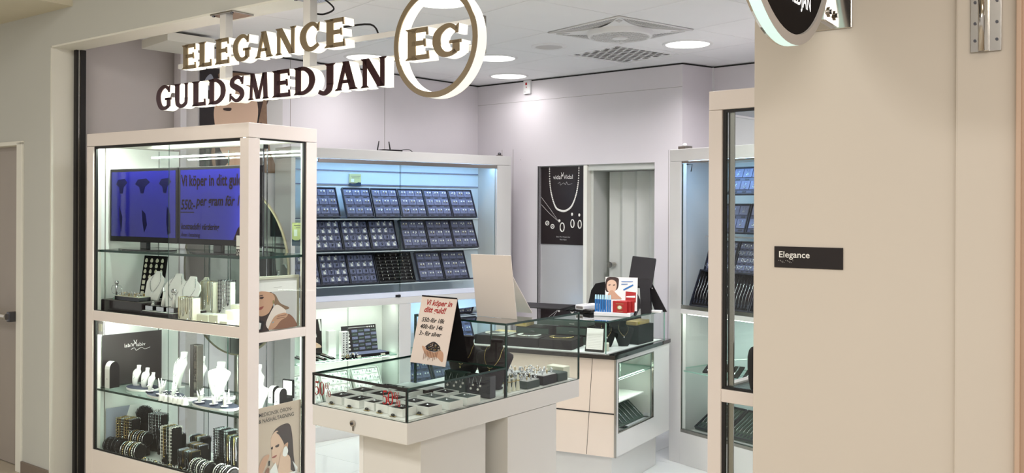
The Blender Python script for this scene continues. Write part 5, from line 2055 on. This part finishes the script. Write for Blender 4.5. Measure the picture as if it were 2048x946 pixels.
# jewellery trays in the tall box
for i, (u0, u1, v0, v1, h, m) in enumerate(((.36, .47, .715, .80, .030, 'tray_green'), (.33, .475, .82, .915, .038, 'print_black'), (.40, .475, .925, .995, .034, 'tray_green'), (.22, .325, .73, .90, .03, 'tray_green'))):
    t = tag(empty('ring_tray'), ['low grey green ring tray nearest the dark busts', 'black sided ring tray in the middle of the tall box', 'small green grey block at the right end of the tall box', 'grey tray behind the low ring tray in the tall box'][i], 'tray')
    put(t, TB, u0, v0, DZ)
    b = MB()
    b.box(0, u1 - u0, 0, v1 - v0, 0, h, m, .002)
    b.box(.003, u1 - u0 - .003, .003, v1 - v0 - .003, h, h + .0015, 'paper_grey' if i != 2 else 'tray_green')
    b.build('body', t)
    if i == 2:
        continue
    nx, ny = 4, 3
    for a in range(nx):
        for c in range(ny):
            b = MB()
            k = (a + c * 2 + i) % 3
            b.torus((0, 0, .010), .0085, .0026 if k else .0016, ['gold', 'silver', 'silver'][k], 'Y', 14, 5)
            b.sphere((0, 0, .020), .004, 'gem', 6)
            put(tag(b.build('finger_ring'), 'ring standing in the ' + ['low grey green tray near the dark busts', 'black sided tray in the tall box', '', 'grey tray behind the low ring tray'][i], 'ring', 'rings in tall box tray ' + WORD[i]), TB, u0 + (u1 - u0) * (a + .5) / nx, v0 + (v1 - v0) * (c + .5) / ny, DZ + h + .0025, a * 40 + c * 15)
for i in range(4):
    t = tag(empty('ring_stand'), '%s clear ring finger from the dark busts in the tall box' % WORD[i], 'ring stand', 'clear ring fingers in the tall box')
    put(t, TB, .445, .60 + .028 * i, DZ)
    b = MB()
    b.cyl((0, 0, 0), (0, 0, .05 + .012 * (i % 2)), .009, 'cream', 10, .003)
    b.build('holder', t)
    b = MB()
    b.torus((0, 0, .04), .008, .002, 'gold', 'Z', 12, 5)
    b.build('ring', t)
b = MB()
b.box(0, .09, 0, .05, 0, .05, 'cream', .003)
put(tag(b.build('display_block'), 'pale cream block at the far end of the tall glass box', 'display block'), TB, .36, .9985, DZ)

# ================================================================ SALES COUNTER
ct = tag(empty('sales_counter'), 'angled sales counter with glass display top, black slab and mirror polished beige front', 'counter')
QC.put(ct)
P0, P1, P2, P3_ = (.639, 0), (.774, .715), (-.30, .60), (-.30, 0)
B0, B1 = (.70, -.02), (.792, .775)
# black slab
b = MB()
b.slab([(-.33, -.035), B0, B1, (-.33, .70)], .745, .768, 'black_gloss')
b.build('base_slab', ct)
b = MB()
b.slab([(-.28, .0), P0[:1] + (.0,), (.755, .70), (-.28, .60)], .7685, .7715, 'white_leather')
b.build('deck', ct)
b = MB()
b.slab([(-.305, -.004), (.643, -.004), (.779, .72), (-.305, .61)], .942, .951, 'glass_top', 'glass_edge')
b.build('glass_top', ct)


def pane_between(p, q, z0, z1, parent, name='front_pane', th=.006, m='glass_clear', edge='glass_edge'):
    L = math.hypot(q[0] - p[0], q[1] - p[1])
    b = MB()
    b.M = Matrix.Translation((p[0], p[1], 0)) @ Matrix.Rotation(math.atan2(q[1] - p[1], q[0] - p[0]), 4, 'Z')
    b.pane(0, L, 0, th, z0, z1, m, edge)
    return b.build(name, parent)


pane_between((-.30, 0), (.636, 0), .7685, .9415, ct)
pane_between((.638, .006), (.772, .712), .7685, .9415, ct, 'side_pane')
for p in ((.634, .001), (.766, .706), (-.30, .001)):
    b = MB()
    b.box(p[0], p[0] + .006, p[1], p[1] + .006, .769, .942, 'glass_green')
    b.build('joint_strip', ct)
# body: front polished with the mall's reflection in its beige, side white with window, kick
F0, F1 = (.690, .010), (.782, .765)
zb = .205
sd = math.atan2(F1[1] - F0[1], F1[0] - F0[0])
sl = math.hypot(F1[0] - F0[0], F1[1] - F0[1])
b = MB()
b.box(-.30, .688, .004, .022, zb, .744, 'reflected_beige')
b.box(-.30, .688, .0025, .004, .440, .447, 'gasket')  # dark line painted in place of a reflection on the front
b.M = Matrix.Translation((.560, .0028, .744)) @ Matrix.Rotation(R(3.5), 4, 'Y')
b.box(-.001, .001, 0, .0012, -.537, 0, 'gasket')  # slanted reflection drawn as a thin dark strip
b.M = Matrix.Identity(4)
b.build('front_panel', ct)
b = MB()
b.box(.688, .698, -.001, .012, zb, .745, 'steel')
b.build('corner_trim', ct)
b = MB()
b.M = Matrix.Translation((F0[0] + .004, F0[1], 0)) @ Matrix.Rotation(sd, 4, 'Z')
b.box(.0, .03, 0, .018, zb, .744, 'lacquer_cool')
b.box(.52, sl, 0, .018, zb, .744, 'lacquer_cool', .001)
b.box(.03, .52, 0, .018, zb, .33, 'lacquer_cool')
b.box(.03, .52, 0, .018, .722, .744, 'lacquer_cool')
for q in ((.03, .036, .33, .722), (.514, .52, .33, .722), (.03, .52, .33, .336), (.03, .52, .716, .722)):
    b.box(q[0], q[1], -.001, .01, q[2], q[3], 'steel')
b.box(.036, .514, .06, .45, .47, .476, 'white_matte')
b.box(.02, .60, .10, .50, .305, .33, 'lacquer_cool')
b.box(.02, .60, .45, .455, .33, .74, 'white_matte')
b.box(.60, .61, .05, .45, .33, .74, 'white_matte')
b.build('side_panel', ct)
b = MB()
b.M = Matrix.Translation((F0[0] + .004, F0[1], 0)) @ Matrix.Rotation(sd, 4, 'Z')
b.pane(.037, .513, .012, .016, .337, .715)
b.build('side_window', ct)
b = MB()
b.M = Matrix.Translation((F0[0] + .004, F0[1], 0)) @ Matrix.Rotation(sd, 4, 'Z')
b.pane(.04, .595, .03, .445, .612, .620, 'glass_shelf', 'glass_green')
b.build('shelf', ct)
b = MB()
b.M = Matrix.Translation((F0[0] + .004, F0[1], 0)) @ Matrix.Rotation(sd, 4, 'Z')
b.box(.05, .50, .40, .415, .725, .733, 'led_green')
b.box(.05, .50, .05, .065, .603, .610, 'led_green')
b.build('light_strip', ct)
b = MB()
b.slab([(-.25, .06), (.655, .06), (.72, .70), (-.25, .60)], 0, zb - .001, 'lacquer_cool')
b.build('kick', ct)
b = MB()
b.slab([(-.29, .50), (.10, .50), (.10, .60), (-.29, .60)], zb, .744, 'lacquer_cool')
b.build('rear_panel', ct)
b = MB()
b.box(-.25, .55, .50, .512, .925, .937, 'led_green')
b.build('light_strip', ct)

SW = Frame(*QC.w(F0[0] + .004, F0[1])[:2], QC.deg + math.degrees(sd))
# things in the side window
for i, (u, v) in enumerate(((.10, .12), (.19, .17), (.30, .12), (.38, .16))):
    if i in (0, 2, 3):
        arch(SW, u, v, .621, .03, .05, .055, 'small black arched ring stand, %s in the counter side window' % WORD[i], 10, 'black_velvet')
bust(SW, .44, .25, .6215, .10, 'tray_green', 'short grey bust on the glass shelf in the counter side window', 'busts in the side window')
filled_tray(SW, .05, .06, .490, 3, 1, ['pair'], 'blue tray with sparkling rings in the counter side window', 'the side window blue tray', L=.09, w=.12)
t = tag(empty('chain_tray'), 'dark green tray with slanted silver chains at the foot of the side window', 'tray')
put(t, SW, .04, .05, .333, 0, -50)
b = MB()
b.box(0, .46, 0, .01, 0, .14, 'tray_green', .002)
b.build('tray_body', t)
for i in range(9):
    b = MB()
    b.tube([(0, -.003, .012), (.003, -.004, .07), (0, -.003, .13)], .0022, 'silver', 5)
    o = tag(b.build('chain_bracelet'), '%s silver chain from the left in the side window tray' % WORD[i], 'bracelet', 'silver chains in the side window tray')
    q = SW.w(.065 + i * .05, .05)
    o.location = (q[0], q[1], .333)
    o.rotation_euler = (R(-50), 0, R(SW.deg))
b = MB()
b.box(0, .30, 0, .012, 0, .12, 'cream', .002)
put(tag(b.build('display_block'), 'plain cream panel on the middle shelf of the counter side window', 'display block'), SW, .20, .30, .478)

# glass display contents
CZ = .772


def pearl_tray(u, v, label, gold=False):
    t = tag(empty('necklace_tray'), label, 'tray')
    put(t, QC, u, v, CZ)
    b = MB()
    b.box(0, .20, 0, .19, 0, .052, 'black_velvet', .002)
    b.box(.004, .196, .004, .186, .052, .0535, 'poster_dark')
    b.build('tray_body', t)
    b = MB()
    pts = catmull([(.05, .12, 0), (.04, .07, 0), (.09, .045, 0), (.15, .07, 0), (.165, .12, 0)], 8)
    for p in pts:
        b.sphere((p.x, p.y, .0585), .0042, 'gold' if gold else 'pearl', 7)
    put(tag(b.build('pearl_necklace'), 'necklace on the ' + label, 'necklace', 'necklaces on flat black trays'), QC, u, v, CZ)


pearl_tray(.02, .03, 'black tray with pearl string at the left of the counter glass')
pearl_tray(.225, .03, 'black tray with gold string in the middle of the counter glass', True)
pearl_tray(-.19, .03, 'black tray beyond the pearl string at the far left of the counter')
for i, (u, v, z, w, h, m) in enumerate(((.235, .26, CZ, .20, .10, 'black_velvet'), (-.02, .25, CZ, .22, .085, 'black_velvet'), (.0, .36, CZ + .101 - .1, .01, .01, 'black'))):
    if i == 2:
        continue
    t = tag(empty('drawer_box'), ['stack of black drawer boxes at the rear middle of the counter glass', 'low black drawer box behind the pearl tray'][i], 'drawer box')
    put(t, QC, u, v, z)
    b = MB()
    b.box(0, w, 0, .15, 0, h, m, .003)
    b.build('box_body', t)
    for k in range(2):
        b = MB()
        b.box(.006, w - .006, -.003, 0, .006 + k * h / 2, h / 2 - .004 + k * h / 2, 'tray_green')
        f = b.build('drawer', t)
        b = MB()
        b.box(w / 2 - .015, w / 2 + .015, -.006, -.003, h / 4 - .003 + k * h / 2, h / 4 + .001 + k * h / 2, 'silver')
        h_ = b.build('handle', f)
for i, (u, v, w, z) in enumerate(((-.20, .27, .16, CZ), (-.03, .255, .075, CZ + .086))):
    t = tag(empty('wooden_box'), ['pale wooden box with brass clasp at the left in the counter glass', 'small pale wooden box with brass clasp on the low drawer box'][i], 'box')
    put(t, QC, u, v, z)
    b = MB()
    b.box(0, w, 0, .12, 0, .04, 'wood', .002)
    b.build('box_body', t)
    b = MB()
    b.box(w * .7, w * .7 + .018, -.002, 0, .012, .028, 'brass', .001)
    b.build('clasp', t)
t = tag(empty('drawer_box'), 'wide grey green drawer tray at the top rear of the counter glass', 'drawer box')
put(t, QC, .045, .262, CZ + .102)
t.location.z = CZ + .102
b = MB()
b.box(0.06, .38, .02, .15, .0, .030, 'tray_green', .002)
b.build('box_body', t)
b = MB()
b.box(.27, .30, .016, .02, .012, .016, 'silver')
b.build('handle', t)
# certificate
t = tag(empty('certificate_stand'), 'white certificate card in a black frame leaning inside the counter corner', 'card stand')
put(t, QC, .505, .025, CZ + .002, -3, -8)
b = MB()
b.box(0, .115, 0, .008, 0, .135, 'black_gloss', .003)
b.build('picture_frame', t)
b = MB()
b.box(.008, .107, -.001, 0, .014, .13, 'paper_white')
for i in range(9):
    b.box(.018, .095, -.0014, -.001, .024 + i * .009, .0255 + i * .009, 'paper_grey')
b.build('print', t)
b = MB()
b.box(0, .07, 0, .06, 0, .042, 'cream', .003)
put(tag(b.build('jewellery_box'), 'small cream cube box by the glass corner of the counter', 'box'), QC, .56, .07, CZ, 20)
bust(QC, .55, .26, CZ, .14, 'black_velvet', 'first dark rounded bust behind the cream cube', 'dark busts in the counter glass', 30, 'gold', 'gold drop on the first dark rounded bust', .3)
bust(QC, .63, .33, CZ, .14, 'black_velvet', 'second dark rounded bust before the black box', 'dark busts in the counter glass', 30, 'gold', 'gold drop on the second dark rounded bust', .3)
b = MB()
b.box(0, .20, 0, .09, 0, .11, 'black_velvet', .004)
put(tag(b.build('jewellery_box'), 'large black box at the far right end of the counter glass', 'box'), QC, .70, .40, CZ, 80)
t = tag(empty('wooden_box'), 'pale wooden box with brass clasp on the black box at the far right', 'box')
put(t, QC, .685, .41, CZ + .111, 80)
b = MB()
b.box(0, .17, 0, .07, 0, .022, 'wood', .002)
b.build('box_body', t)
b = MB()
b.box(.02, .04, -.002, 0, .004, .018, 'brass', .001)
b.build('clasp', t)

# on the counter
TZ = .952
b = MB()
b.box(0, .42, 0, .26, 0, .006, 'black_velvet', .002)
b.box(.0, .42, 0, .26, .0062, .02, 'black', .004)
put(tag(b.build('counter_mat'), 'flat black leather counter mat lying on the left of the counter', 'mat'), QC, -.17, .30, TZ)
t = tag(empty('payment_terminal'), 'white and grey card payment terminal on the counter', 'payment terminal')
put(t, QC, .315, .37, TZ, -25)
b = MB()
b.box(0, .075, 0, .15, .012, .042, 'plastic_white', .006)
b.box(.01, .065, -.0015, .0, .02, .034, 'print_grey')
b.box(.0, .075, .0, .15, 0, .012, 'black', .003)
b.build('body', t)
b = MB()
for i in range(3):
    for j in range(4):
        b.box(.012 + i * .019, .026 + i * .019, .02 + j * .016, .032 + j * .016, .042, .045, 'paper_grey', .001)
b.build('keypad', t)
b = MB()
b.box(.085, .15, -.02, .09, .0, .022, 'black_gloss', .005)
b.box(.09, .145, -.01, .05, .022, .024, 'steel')
b.build('dock', t)
# promo display
t = tag(empty('promo_display'), 'counter display with a portrait back card and white shelf', 'display')
put(t, QC, .505, .30, TZ, 8)
b = MB()
b.box(-.025, .185, -.09, .05, 0, .022, 'plastic_white', .003)
b.build('shelf_tray', t)
b = MB()
b.M = Matrix.Translation((.015, .03, .022)) @ Matrix.Rotation(-R(6), 4, 'X')
b.box(0, .19, 0, .004, 0, .195, 'paper_white')
b.art([([(.03, .56), (.02, .92), (.14, 1.0), (.38, .98), (.42, .86), (.36, .62)], 'hair', 1),
       ([(.06, .62), (.06, .84), (.20, .92), (.34, .84), (.34, .64), (.20, .50)], 'skin_light', 1),
       ([(.09, .76), (.16, .78), (.16, .75), (.10, .74)], 'hair'), ([(.24, .77), (.31, .78), (.30, .75), (.24, .74)], 'hair'),
       ([(.16, .59), (.24, .60), (.22, .57), (.17, .57)], 'lip', 1),
       ([(.06, .40), (.14, .56), (.24, .60), (.40, .46), (.52, .36), (.40, .34), (.10, .34)], 'skin', 1),
       ([(.56, .64), (.86, .80), (.88, .76), (.58, .60)], 'blue_pen'),
       ([(.64, .26), (.96, .26), (.96, .56), (.64, .58)], 'red'), ([(.66, .40), (.94, .40), (.94, .46), (.66, .44)], 'paper_white'),
       ([(.50, .88), (.86, .89), (.86, .87), (.50, .86)], 'blue_pen'), ([(.50, .80), (.70, .81), (.70, .79), (.50, .78)], 'blue_pen')], 0, 0, .19, .195, 0)
b.build('back_card', t)
for i in range(7):
    t2 = tag(empty('cleaning_pen'), '%s blue cleaning pen with white cap from the left on the display' % WORD[i], 'pen', 'blue cleaning pens')
    put(t2, QC, .505 - .012 + i * .0145, .30 - .060, TZ + .0225)
    b = MB()
    b.cyl((0, 0, 0), (0, 0, .072), .0062, 'blue_pen', 12)
    b.build('body', t2)
    b = MB()
    b.cyl((0, 0, .072), (0, 0, .098), .0058, 'cyan_cap', 12, .0045)
    b.build('cap', t2)
for i in range(3):
    b = MB()
    b.box(0, .085, 0, .016, 0, .066, 'red', .001)
    if i == 0:
        b.box(.02, .065, -.0008, 0, .050, .053, 'gold')
        b.prism([(.0425 + .016 * math.cos(2 * PI * k / 16), .030 + .013 * math.sin(2 * PI * k / 16)) for k in range(16)], -.001, 0, 'gold')
        b.prism([(.0425 + .011 * math.cos(2 * PI * k / 16), .031 + .009 * math.sin(2 * PI * k / 16)) for k in range(16)], -.0015, -.001, 'cream')
        b.box(.025, .06, -.0008, 0, .008, .010, 'gold')
    put(tag(b.build('cloth_packet'), '%s red and gold polishing cloth packet from the front on the display' % WORD[i], 'packet', 'red packets on the counter display'), QC, .598 + i * .014, .232 + i * .022, TZ + .0225)
# monitor, stand slab, chair
t = tag(empty('till_monitor'), 'black touch screen till seen from behind, tilted on its stand at the counter end', 'monitor')
put(t, QC, .60, .50, TZ, 12)
b = MB()
b.M = Matrix.Translation((0, .02, .16)) @ Matrix.Rotation(R(-28), 4, 'X') @ Matrix.Rotation(R(6), 4, 'Y')
b.box(0, .145, -.012, .012, -.01, .19, 'black', .006)
b.build('screen', t)
b = MB()
b.M = Matrix.Translation((.10, .0, 0))
P = [(-.015, -.06, 0), (.045, -.06, 0), (.045, .05, 0), (-.015, .05, 0), (-.03, .02, .20), (.03, .02, .20), (.03, .06, .20), (-.03, .06, .20)]
b.mesh(P, [(3, 2, 1, 0), (4, 5, 6, 7), (0, 1, 5, 4), (1, 2, 6, 5), (2, 3, 7, 6), (3, 0, 4, 7)], 'black')
b.build('stand', t)
t = tag(empty('card_reader_stand'), 'slanted black slab with a small white sticker leaning at the right end of the counter', 'stand')
put(t, QC, .69, .59, TZ, 10)
b = MB()
P = [(.055, -.02, 0), (.125, -.02, 0), (.125, .0, 0), (.055, .0, 0), (.0, -.02, .16), (.035, -.02, .17), (.035, .0, .17), (.0, .0, .16)]
b.mesh(P, [(3, 2, 1, 0), (4, 5, 6, 7), (0, 1, 5, 4), (1, 2, 6, 5), (2, 3, 7, 6), (3, 0, 4, 7)], 'black')
b.build('slab', t)
b = MB()
b.mesh([(.018, -.0205, .135), (.042, -.0205, .137), (.032, -.0205, .160), (.010, -.0205, .157)], [(0, 1, 2, 3)], 'paper_white')
b.build('sticker', t)
b = MB()
b.box(0, .10, 0, .05, 0, .012, 'paper_white', .002)
put(tag(b.build('paper_pad'), 'white paper pad under the slanted black slab at the counter end', 'pad'), QC, .70, .52, TZ, 5)
# chair behind the counter
t = tag(empty('office_chair'), 'black office chair with rounded back behind the counter', 'chair')
put(t, QC, .285, .95, 0, 0)
b = MB()
b.prism([(-.12, .86), (-.08, 1.03), (-.05, 1.075), (.02, 1.09), (.14, 1.09), (.20, 1.06), (.24, .98), (.26, .70), (-.14, .70)], 0, .05, 'black')
b.build('backrest', t)
b = MB()
b.box(-.17, .29, .05, .48, .46, .53, 'black', .02)
b.build('seat', t)
b = MB()
b.cyl((.0, .20, .08), (.0, .20, .46), .025, 'dark_steel')
for k in range(5):
    a = k * 2 * PI / 5
    b.tube([(.0, .20, .09), (.0 + .17 * math.cos(a), .20 + .17 * math.sin(a), .05)], .018, 'black', 8)
b.build('base', t)
for k in range(5):
    a = k * 2 * PI / 5
    b = MB()
    b.cyl((.0 + .18 * math.cos(a) - .012, .20 + .18 * math.sin(a), .025), (.0 + .18 * math.cos(a) + .012, .20 + .18 * math.sin(a), .025), .025, 'black', 14)
    b.build('wheel', t)

# jewellery poster in the doorway panel
b = MB()
b.box(0, .437, 0, .004, 0, .61, 'poster_dark')
b.text('vidal', .047, 'paper_white', .205, .512, -.0012, align='r', off=-.002)
b.text('Vidal', .047, 'paper_white', .225, .512, -.0012, off=-.002)
b.text('V', .05, 'paper_white', .200, .530, -.0014)
b.tube(catmull([(.17, -.001, .475), (.19, -.001, .488), (.195, -.001, .465), (.225, -.001, .482), (.245, -.001, .468), (.255, -.001, .49), (.27, -.001, .468), (.31, -.001, .476)], 4), .0012, 'paper_grey', 4)
b.text('Since 1972 - Premium silver', .015, 'paper_grey', .225, .055, -.0012, align='c', sx=.8)
b.text('Made in Spain', .015, 'paper_grey', .225, .034, -.0012, align='c', sx=.8)
neck = catmull([(.085, 0, .60), (.09, 0, .48), (.11, 0, .38), (.15, 0, .29), (.20, 0, .265), (.25, 0, .265), (.305, 0, .30), (.345, 0, .38), (.368, 0, .48), (.375, 0, .60)], 7)
for i, p in enumerate(neck):
    k = 1 - abs(i / (len(neck) - 1) - .5) * 1.2
    b.sphere((p.x, -.001, p.z), .0035 + .0055 * k, 'pearl', 8, (1, .15, 1))
for q in ([(0, .375), (.10, .27), (.17, .19)], [(0, .315), (.09, .24), (.17, .185)]):
    b.tube([(x, -.001, z) for x, z in q], .0016, 'paper_grey', 4)
b.torus((.215, -.001, .135), .025, .005, 'pearl', 'Y', 20, 5, .8, 1.35)
b.sphere((.185, -.001, .185), .012, 'pearl', 8, (1, .1, 1))
for x, z in ((.065, .165), (.118, .140)):
    b.torus((x, -.001, z), .016, .004, 'pearl', 'Y', 16, 5)
    b.sphere((x, -.001, z), .007, 'paper_grey', 8, (1, .1, 1))
for x, z in ((.315, .165), (.385, .160)):
    b.torus((x, -.001, z), .020, .005, 'pearl', 'Y', 20, 5, .8, 1.5)
    b.sphere((x - .005, -.001, z + .072), .010, 'pearl', 8, (1, .1, 1.3))
o = tag(b.build('jewellery_poster'), 'black poster with a pearl necklace and drop earrings beside the folding door', 'poster')
WD.put(o, .692, .030, 1.288)
# portrait poster on the back wall over the showcase
wp = [
    ([(0, 0), (1, 0), (1, 1), (0, 1)], 'paper_grey'),
    ([(0, 0), (.72, 0), (.72, 1), (0, 1)], 'poster_dark'),
    ([(.44, .02), (.52, .40), (.80, .70), (.86, .98), (.72, 1), (.50, 1), (.40, .8)], 'hair', 1),
    ([(.20, .34), (.26, .18), (.42, .10), (.60, .26), (.66, .42), (.68, .70), (.52, .96), (.26, .94), (.20, .72), (.16, .56)], 'skin_light', 1),
    ([(.34, .10), (.46, .20), (.62, .30), (.66, .10), (.70, .01), (.30, .01)], 'skin', 1),
    ([(.22, .40), (.32, .41), (.28, .375), (.22, .385)], 'lip', 1),
    ([(.24, .36), (.32, .38), (.27, .34)], 'lip', 1),
    ([(.27, .62), (.36, .63), (.35, .60), (.28, .60)], 'hair', 1),
    ([(.22, .96), (.56, .98), (.62, .88), (.30, .86)], 'hair_light', 1),
    ([(.68, .46), (.66, .20), (.72, .02), (.92, .02), (.84, .24), (.80, .52), (.78, .80)], 'hair_light', 1),
    ([(.66, .44), (.64, .20), (.70, .04), (.76, .04), (.74, .24), (.74, .50)], 'hair', 1),
    ([(.15, .28), (.13, .16), (.16, .02), (.19, .02), (.17, .16), (.18, .30)], 'hair_light', 1),
    ([(.05, .86), (.12, .94), (.16, .86), (.10, .78)], 'grey_grad', 1), ([(.0, .80), (.06, .84), (.05, .76)], 'grey_grad', 1),
    ([(.655, .43), (.675, .43), (.675, .36), (.655, .36)], 'pearl', 1),
]
b = MB()
b.box(0, .62, 0, .004, 0, .66, 'paper_grey')
b.art(wp, 0, 0, .62, .66, 0)
o = tag(b.build('portrait_poster'), 'large dark portrait poster of a woman on the back wall behind the hanging sign', 'poster')
WB.put(o, .115, -.006, 1.80)

# ================================================================ RIGHT WALL CABINET
rc_ = tag(empty('jewellery_cabinet'), 'white wall cabinet with slanted dark jewellery boards behind glass at the right wall', 'display case')
RD.put(rc_)
RW, RDp = 1.25, .40
b = MB()
b.box(0, RW, 0, RDp, 1.865, 1.94, 'lacquer_cool', .002)
b.build('header', rc_)
b = MB()
b.box(0, .095, 0, .05, 0, 1.864, 'lacquer_cool', .002)
b.box(0, .02, .05, RDp, 0, 1.864, 'lacquer_cool')
b.build('side_panel', rc_)
b = MB()
b.box(RW - .05, RW, 0, RDp, 0, 1.864, 'lacquer_cool', .002)
b.build('side_panel', rc_)
b = MB()
b.box(.0955, RW - .05, 0, RDp - .01, .927, .955, 'lacquer_cool', .002)
b.box(.0955, RW - .05, .004, .03, .956, .978, 'steel', .001)
b.box(.0955, RW - .05, .04, RDp - .01, .956, .962, 'white_matte')
b.build('middle_deck', rc_)
b = MB()
b.box(.0955, RW - .05, 0, RDp - .01, 0, .195, 'lacquer_cool', .002)
b.box(.0955, RW - .05, .004, .03, .196, .214, 'steel', .001)
b.build('plinth', rc_)
b = MB()
b.box(.02, RW - .05, RDp - .012, RDp, .196, 1.864, 'slat_wall')
b.build('slat_back', rc_)
b = MB()
b.box(.095, .101, .006, .014, .98, 1.86, 'steel')
b.box(.095, .101, .006, .014, .215, .925, 'steel')
b.box(.095, RW - .05, .006, .014, 1.852, 1.864, 'steel')
b.build('gasket', rc_)
b = MB()
b.pane(.102, RW - .05, .008, .012, .979, 1.851, 'glass_soft')
b.pane(.102, RW - .05, .008, .012, .215, .925, 'glass_soft')
b.build('glass_pane', rc_)
b = MB()
b.pane(.03, RW - .055, .03, .36, .565, .573, 'glass_shelf', 'glass_green')
b.build('shelf', rc_)
for z, m in ((1.857, 'led_blue'), (.919, 'led_green')):
    b = MB()
    b.box(.12, RW - .1, .04, .07, z, z + .007, m)
    b.build('light_strip', rc_)
b = MB()
b.tube([(.115, .03, 1.846), (.16, .03, 1.844), (.15, .03, 1.80)], .003, 'black', 5)
b.build('cable', rc_)
b = MB()
b.box(-.02, .045, .02, .08, 0, .022, 'steel', .003)
b.sphere((.01, .05, .026), .015, 'plastic_white', 10)
put(tag(b.build('spot_lamp'), 'small white and steel clamp lamp on top of the right wall cabinet', 'lamp'), RD, .05, .02, 1.94)
rows = [(1.66, .175, 4, 2, ['pendant'], .36), (1.43, .185, 4, 2, ['pendant'], .26), (1.19, .20, 6, 4, ['hoop', 'band'], .17)]
names = ['top', 'second', 'third']
for r_, (z, L, nx, ny, kinds, u0) in enumerate(rows):
    for i in range(3):
        u = u0 + i * .232
        filled_tray(RD, u, .12, z, nx if r_ == 2 else 3, ny, kinds, 'slanted board of %s, %s in the %s row at the right' % (['pendants', 'pendants', 'hoop earrings'][r_], WORD[i], names[r_]), 'the %s row board %s at right' % (names[r_], WORD[i]), w=.225, L=L, lean=R(20))
for i in range(4):
    filled_tray(RD, .11 + i * .232, .06, .975, 9, 1, ['chain'], 'slanted dark board with long silver chains, %s from the left at the right cabinet' % WORD[i], 'the chain board %s at right' % WORD[i], w=.225, L=.24, lean=R(24), body='black_velvet', pad='black_velvet')
b = MB()
b.box(.25, .95, .05, .058, 1.40, 1.41, 'silver')
b.build('tray_ledge', rc_)
for i in range(3):
    filled_tray(RD, .12 + i * .24, .10, .222, 8, 1, ['chain'], 'green grey tray with silver chains, %s at the foot of the right cabinet' % WORD[i], 'the foot tray %s at right' % WORD[i], w=.23, L=.25, lean=R(62), body='tray_green', pad='tray_green')
bust(RD, .52, .29, .5745, .22, 'tray_green', 'grey bust with a pearl string in the lower right cabinet', 'busts in the right cabinet', 0, 'pearl', 'pearl string on the grey bust in the lower right cabinet', .35)
for i in range(6):
    t = tag(empty('bracelet_pad'), '%s dark slanted bracelet pad on the shelf of the right cabinet' % WORD[i], 'bracelet pad', 'bracelet pads in the right cabinet')
    put(t, RD, .24 + i * .10, .04, .5755, 25, 14)
    b = MB()
    b.box(0, .06, 0, .16, 0, .01, 'black_velvet', .003)
    b.build('pad', t)
    b = MB()
    b.tube([(.03, .01, .014), (.034, .08, .014), (.03, .15, .014)], .0045, 'silver', 6)
    b.build('bracelet', t)

# ================================================================ RIGHT FRONT SHOWCASE
rf = tag(empty('display_showcase'), 'white framed glass showcase half hidden behind the right hand column', 'display case')
RE.put(rf)
EW, ED = .60, .44
b = MB()
b.box(0, EW, 0, ED, 1.905, 1.97, 'lacquer', .003)
b.build('header', rf)
for u0, u1, v0, v1 in ((0, .05, 0, .04), (0, .05, ED - .04, ED), (EW - .05, EW, 0, .04), (EW - .05, EW, ED - .04, ED)):
    b = MB()
    b.box(u0, u1, v0, v1, 0, 1.904, 'lacquer', .002)
    b.build('post', rf)
b = MB()
b.box(.0505, EW - .0505, 0.001, .03, .922, .965, 'lacquer', .002)
b.box(.0505, EW - .0505, ED - .03, ED - .001, .922, .965, 'lacquer', .002)
b.box(.001, .03, .0405, ED - .0405, .922, .965, 'lacquer', .002)
b.build('middle_rail', rf)
b = MB()
b.box(.0505, EW - .0505, 0.001, .03, 0, .22, 'lacquer', .002)
b.box(.001, .03, .0405, ED - .0405, 0, .22, 'lacquer', .002)
b.box(.031, EW - .05, .031, ED - .031, .19, .20, 'white_matte')
b.build('plinth', rf)
b = MB()
for z0, z1 in ((.966, 1.904), (.221, .921)):
    b.box(.0505, .062, .008, .02, z0, z1, 'gasket')
    b.box(.063, .085, .022, .028, z0, z1, 'steel')
b.box(.0505, EW - .05, .008, .02, .966, .974, 'gasket')
b.box(.0505, EW - .05, .008, .02, 1.896, 1.904, 'gasket')
b.build('gasket', rf)
b = MB()
for z0, z1 in ((.975, 1.895), (.222, .920)):
    b.pane(.062, EW - .051, .010, .014, z0, z1)
    b.pane(.062, EW - .051, ED - .014, ED - .010, z0, z1)
b.pane(.010, .014, .041, ED - .041, .975, 1.895)
b.build('glass_pane', rf)
b = MB()
b.pane(.032, EW - .052, .032, ED - .032, .950, .958, 'glass_shelf')
b.build('deck', rf)
b = MB()
b.pane(.032, EW - .052, .032, ED - .032, .560, .568, 'glass_shelf')
b.build('shelf', rf)
b = MB()
b.box(0, .16, 0, .10, 0, .03, 'grey_grad', .006)
put(tag(b.build('display_cushion'), 'pale blue patterned pad at the foot of the right front showcase', 'pad'), RE, .07, .18, .959)
bust(RE, .17, .07, .959, .19, 'black_velvet', 'dark brown bust leaning out beside the column in the right front showcase', 'busts in the right front showcase', -30)
t = tag(empty('jewellery_tray'), 'clear tray of tangled chains in the lower part of the right front showcase', 'tray')
put(t, RE, .07, .08, .569)
b = MB()
b.box(0, .25, 0, .2, 0, .02, 'paper_grey', .003)
b.build('tray_body', t)
random.seed(5)
for i in range(10):
    b = MB()
    p = [(random.uniform(.02, .23), random.uniform(.02, .18), .024 + random.random() * .02) for _ in range(6)]
    b.tube(catmull(p, 5), .0018, 'silver', 4)
    put(tag(b.build('chain_necklace'), 'tangled silver chain in the clear tray of the right front showcase', 'necklace', 'tangled chains in the clear tray'), RE, .07, .08, .569)
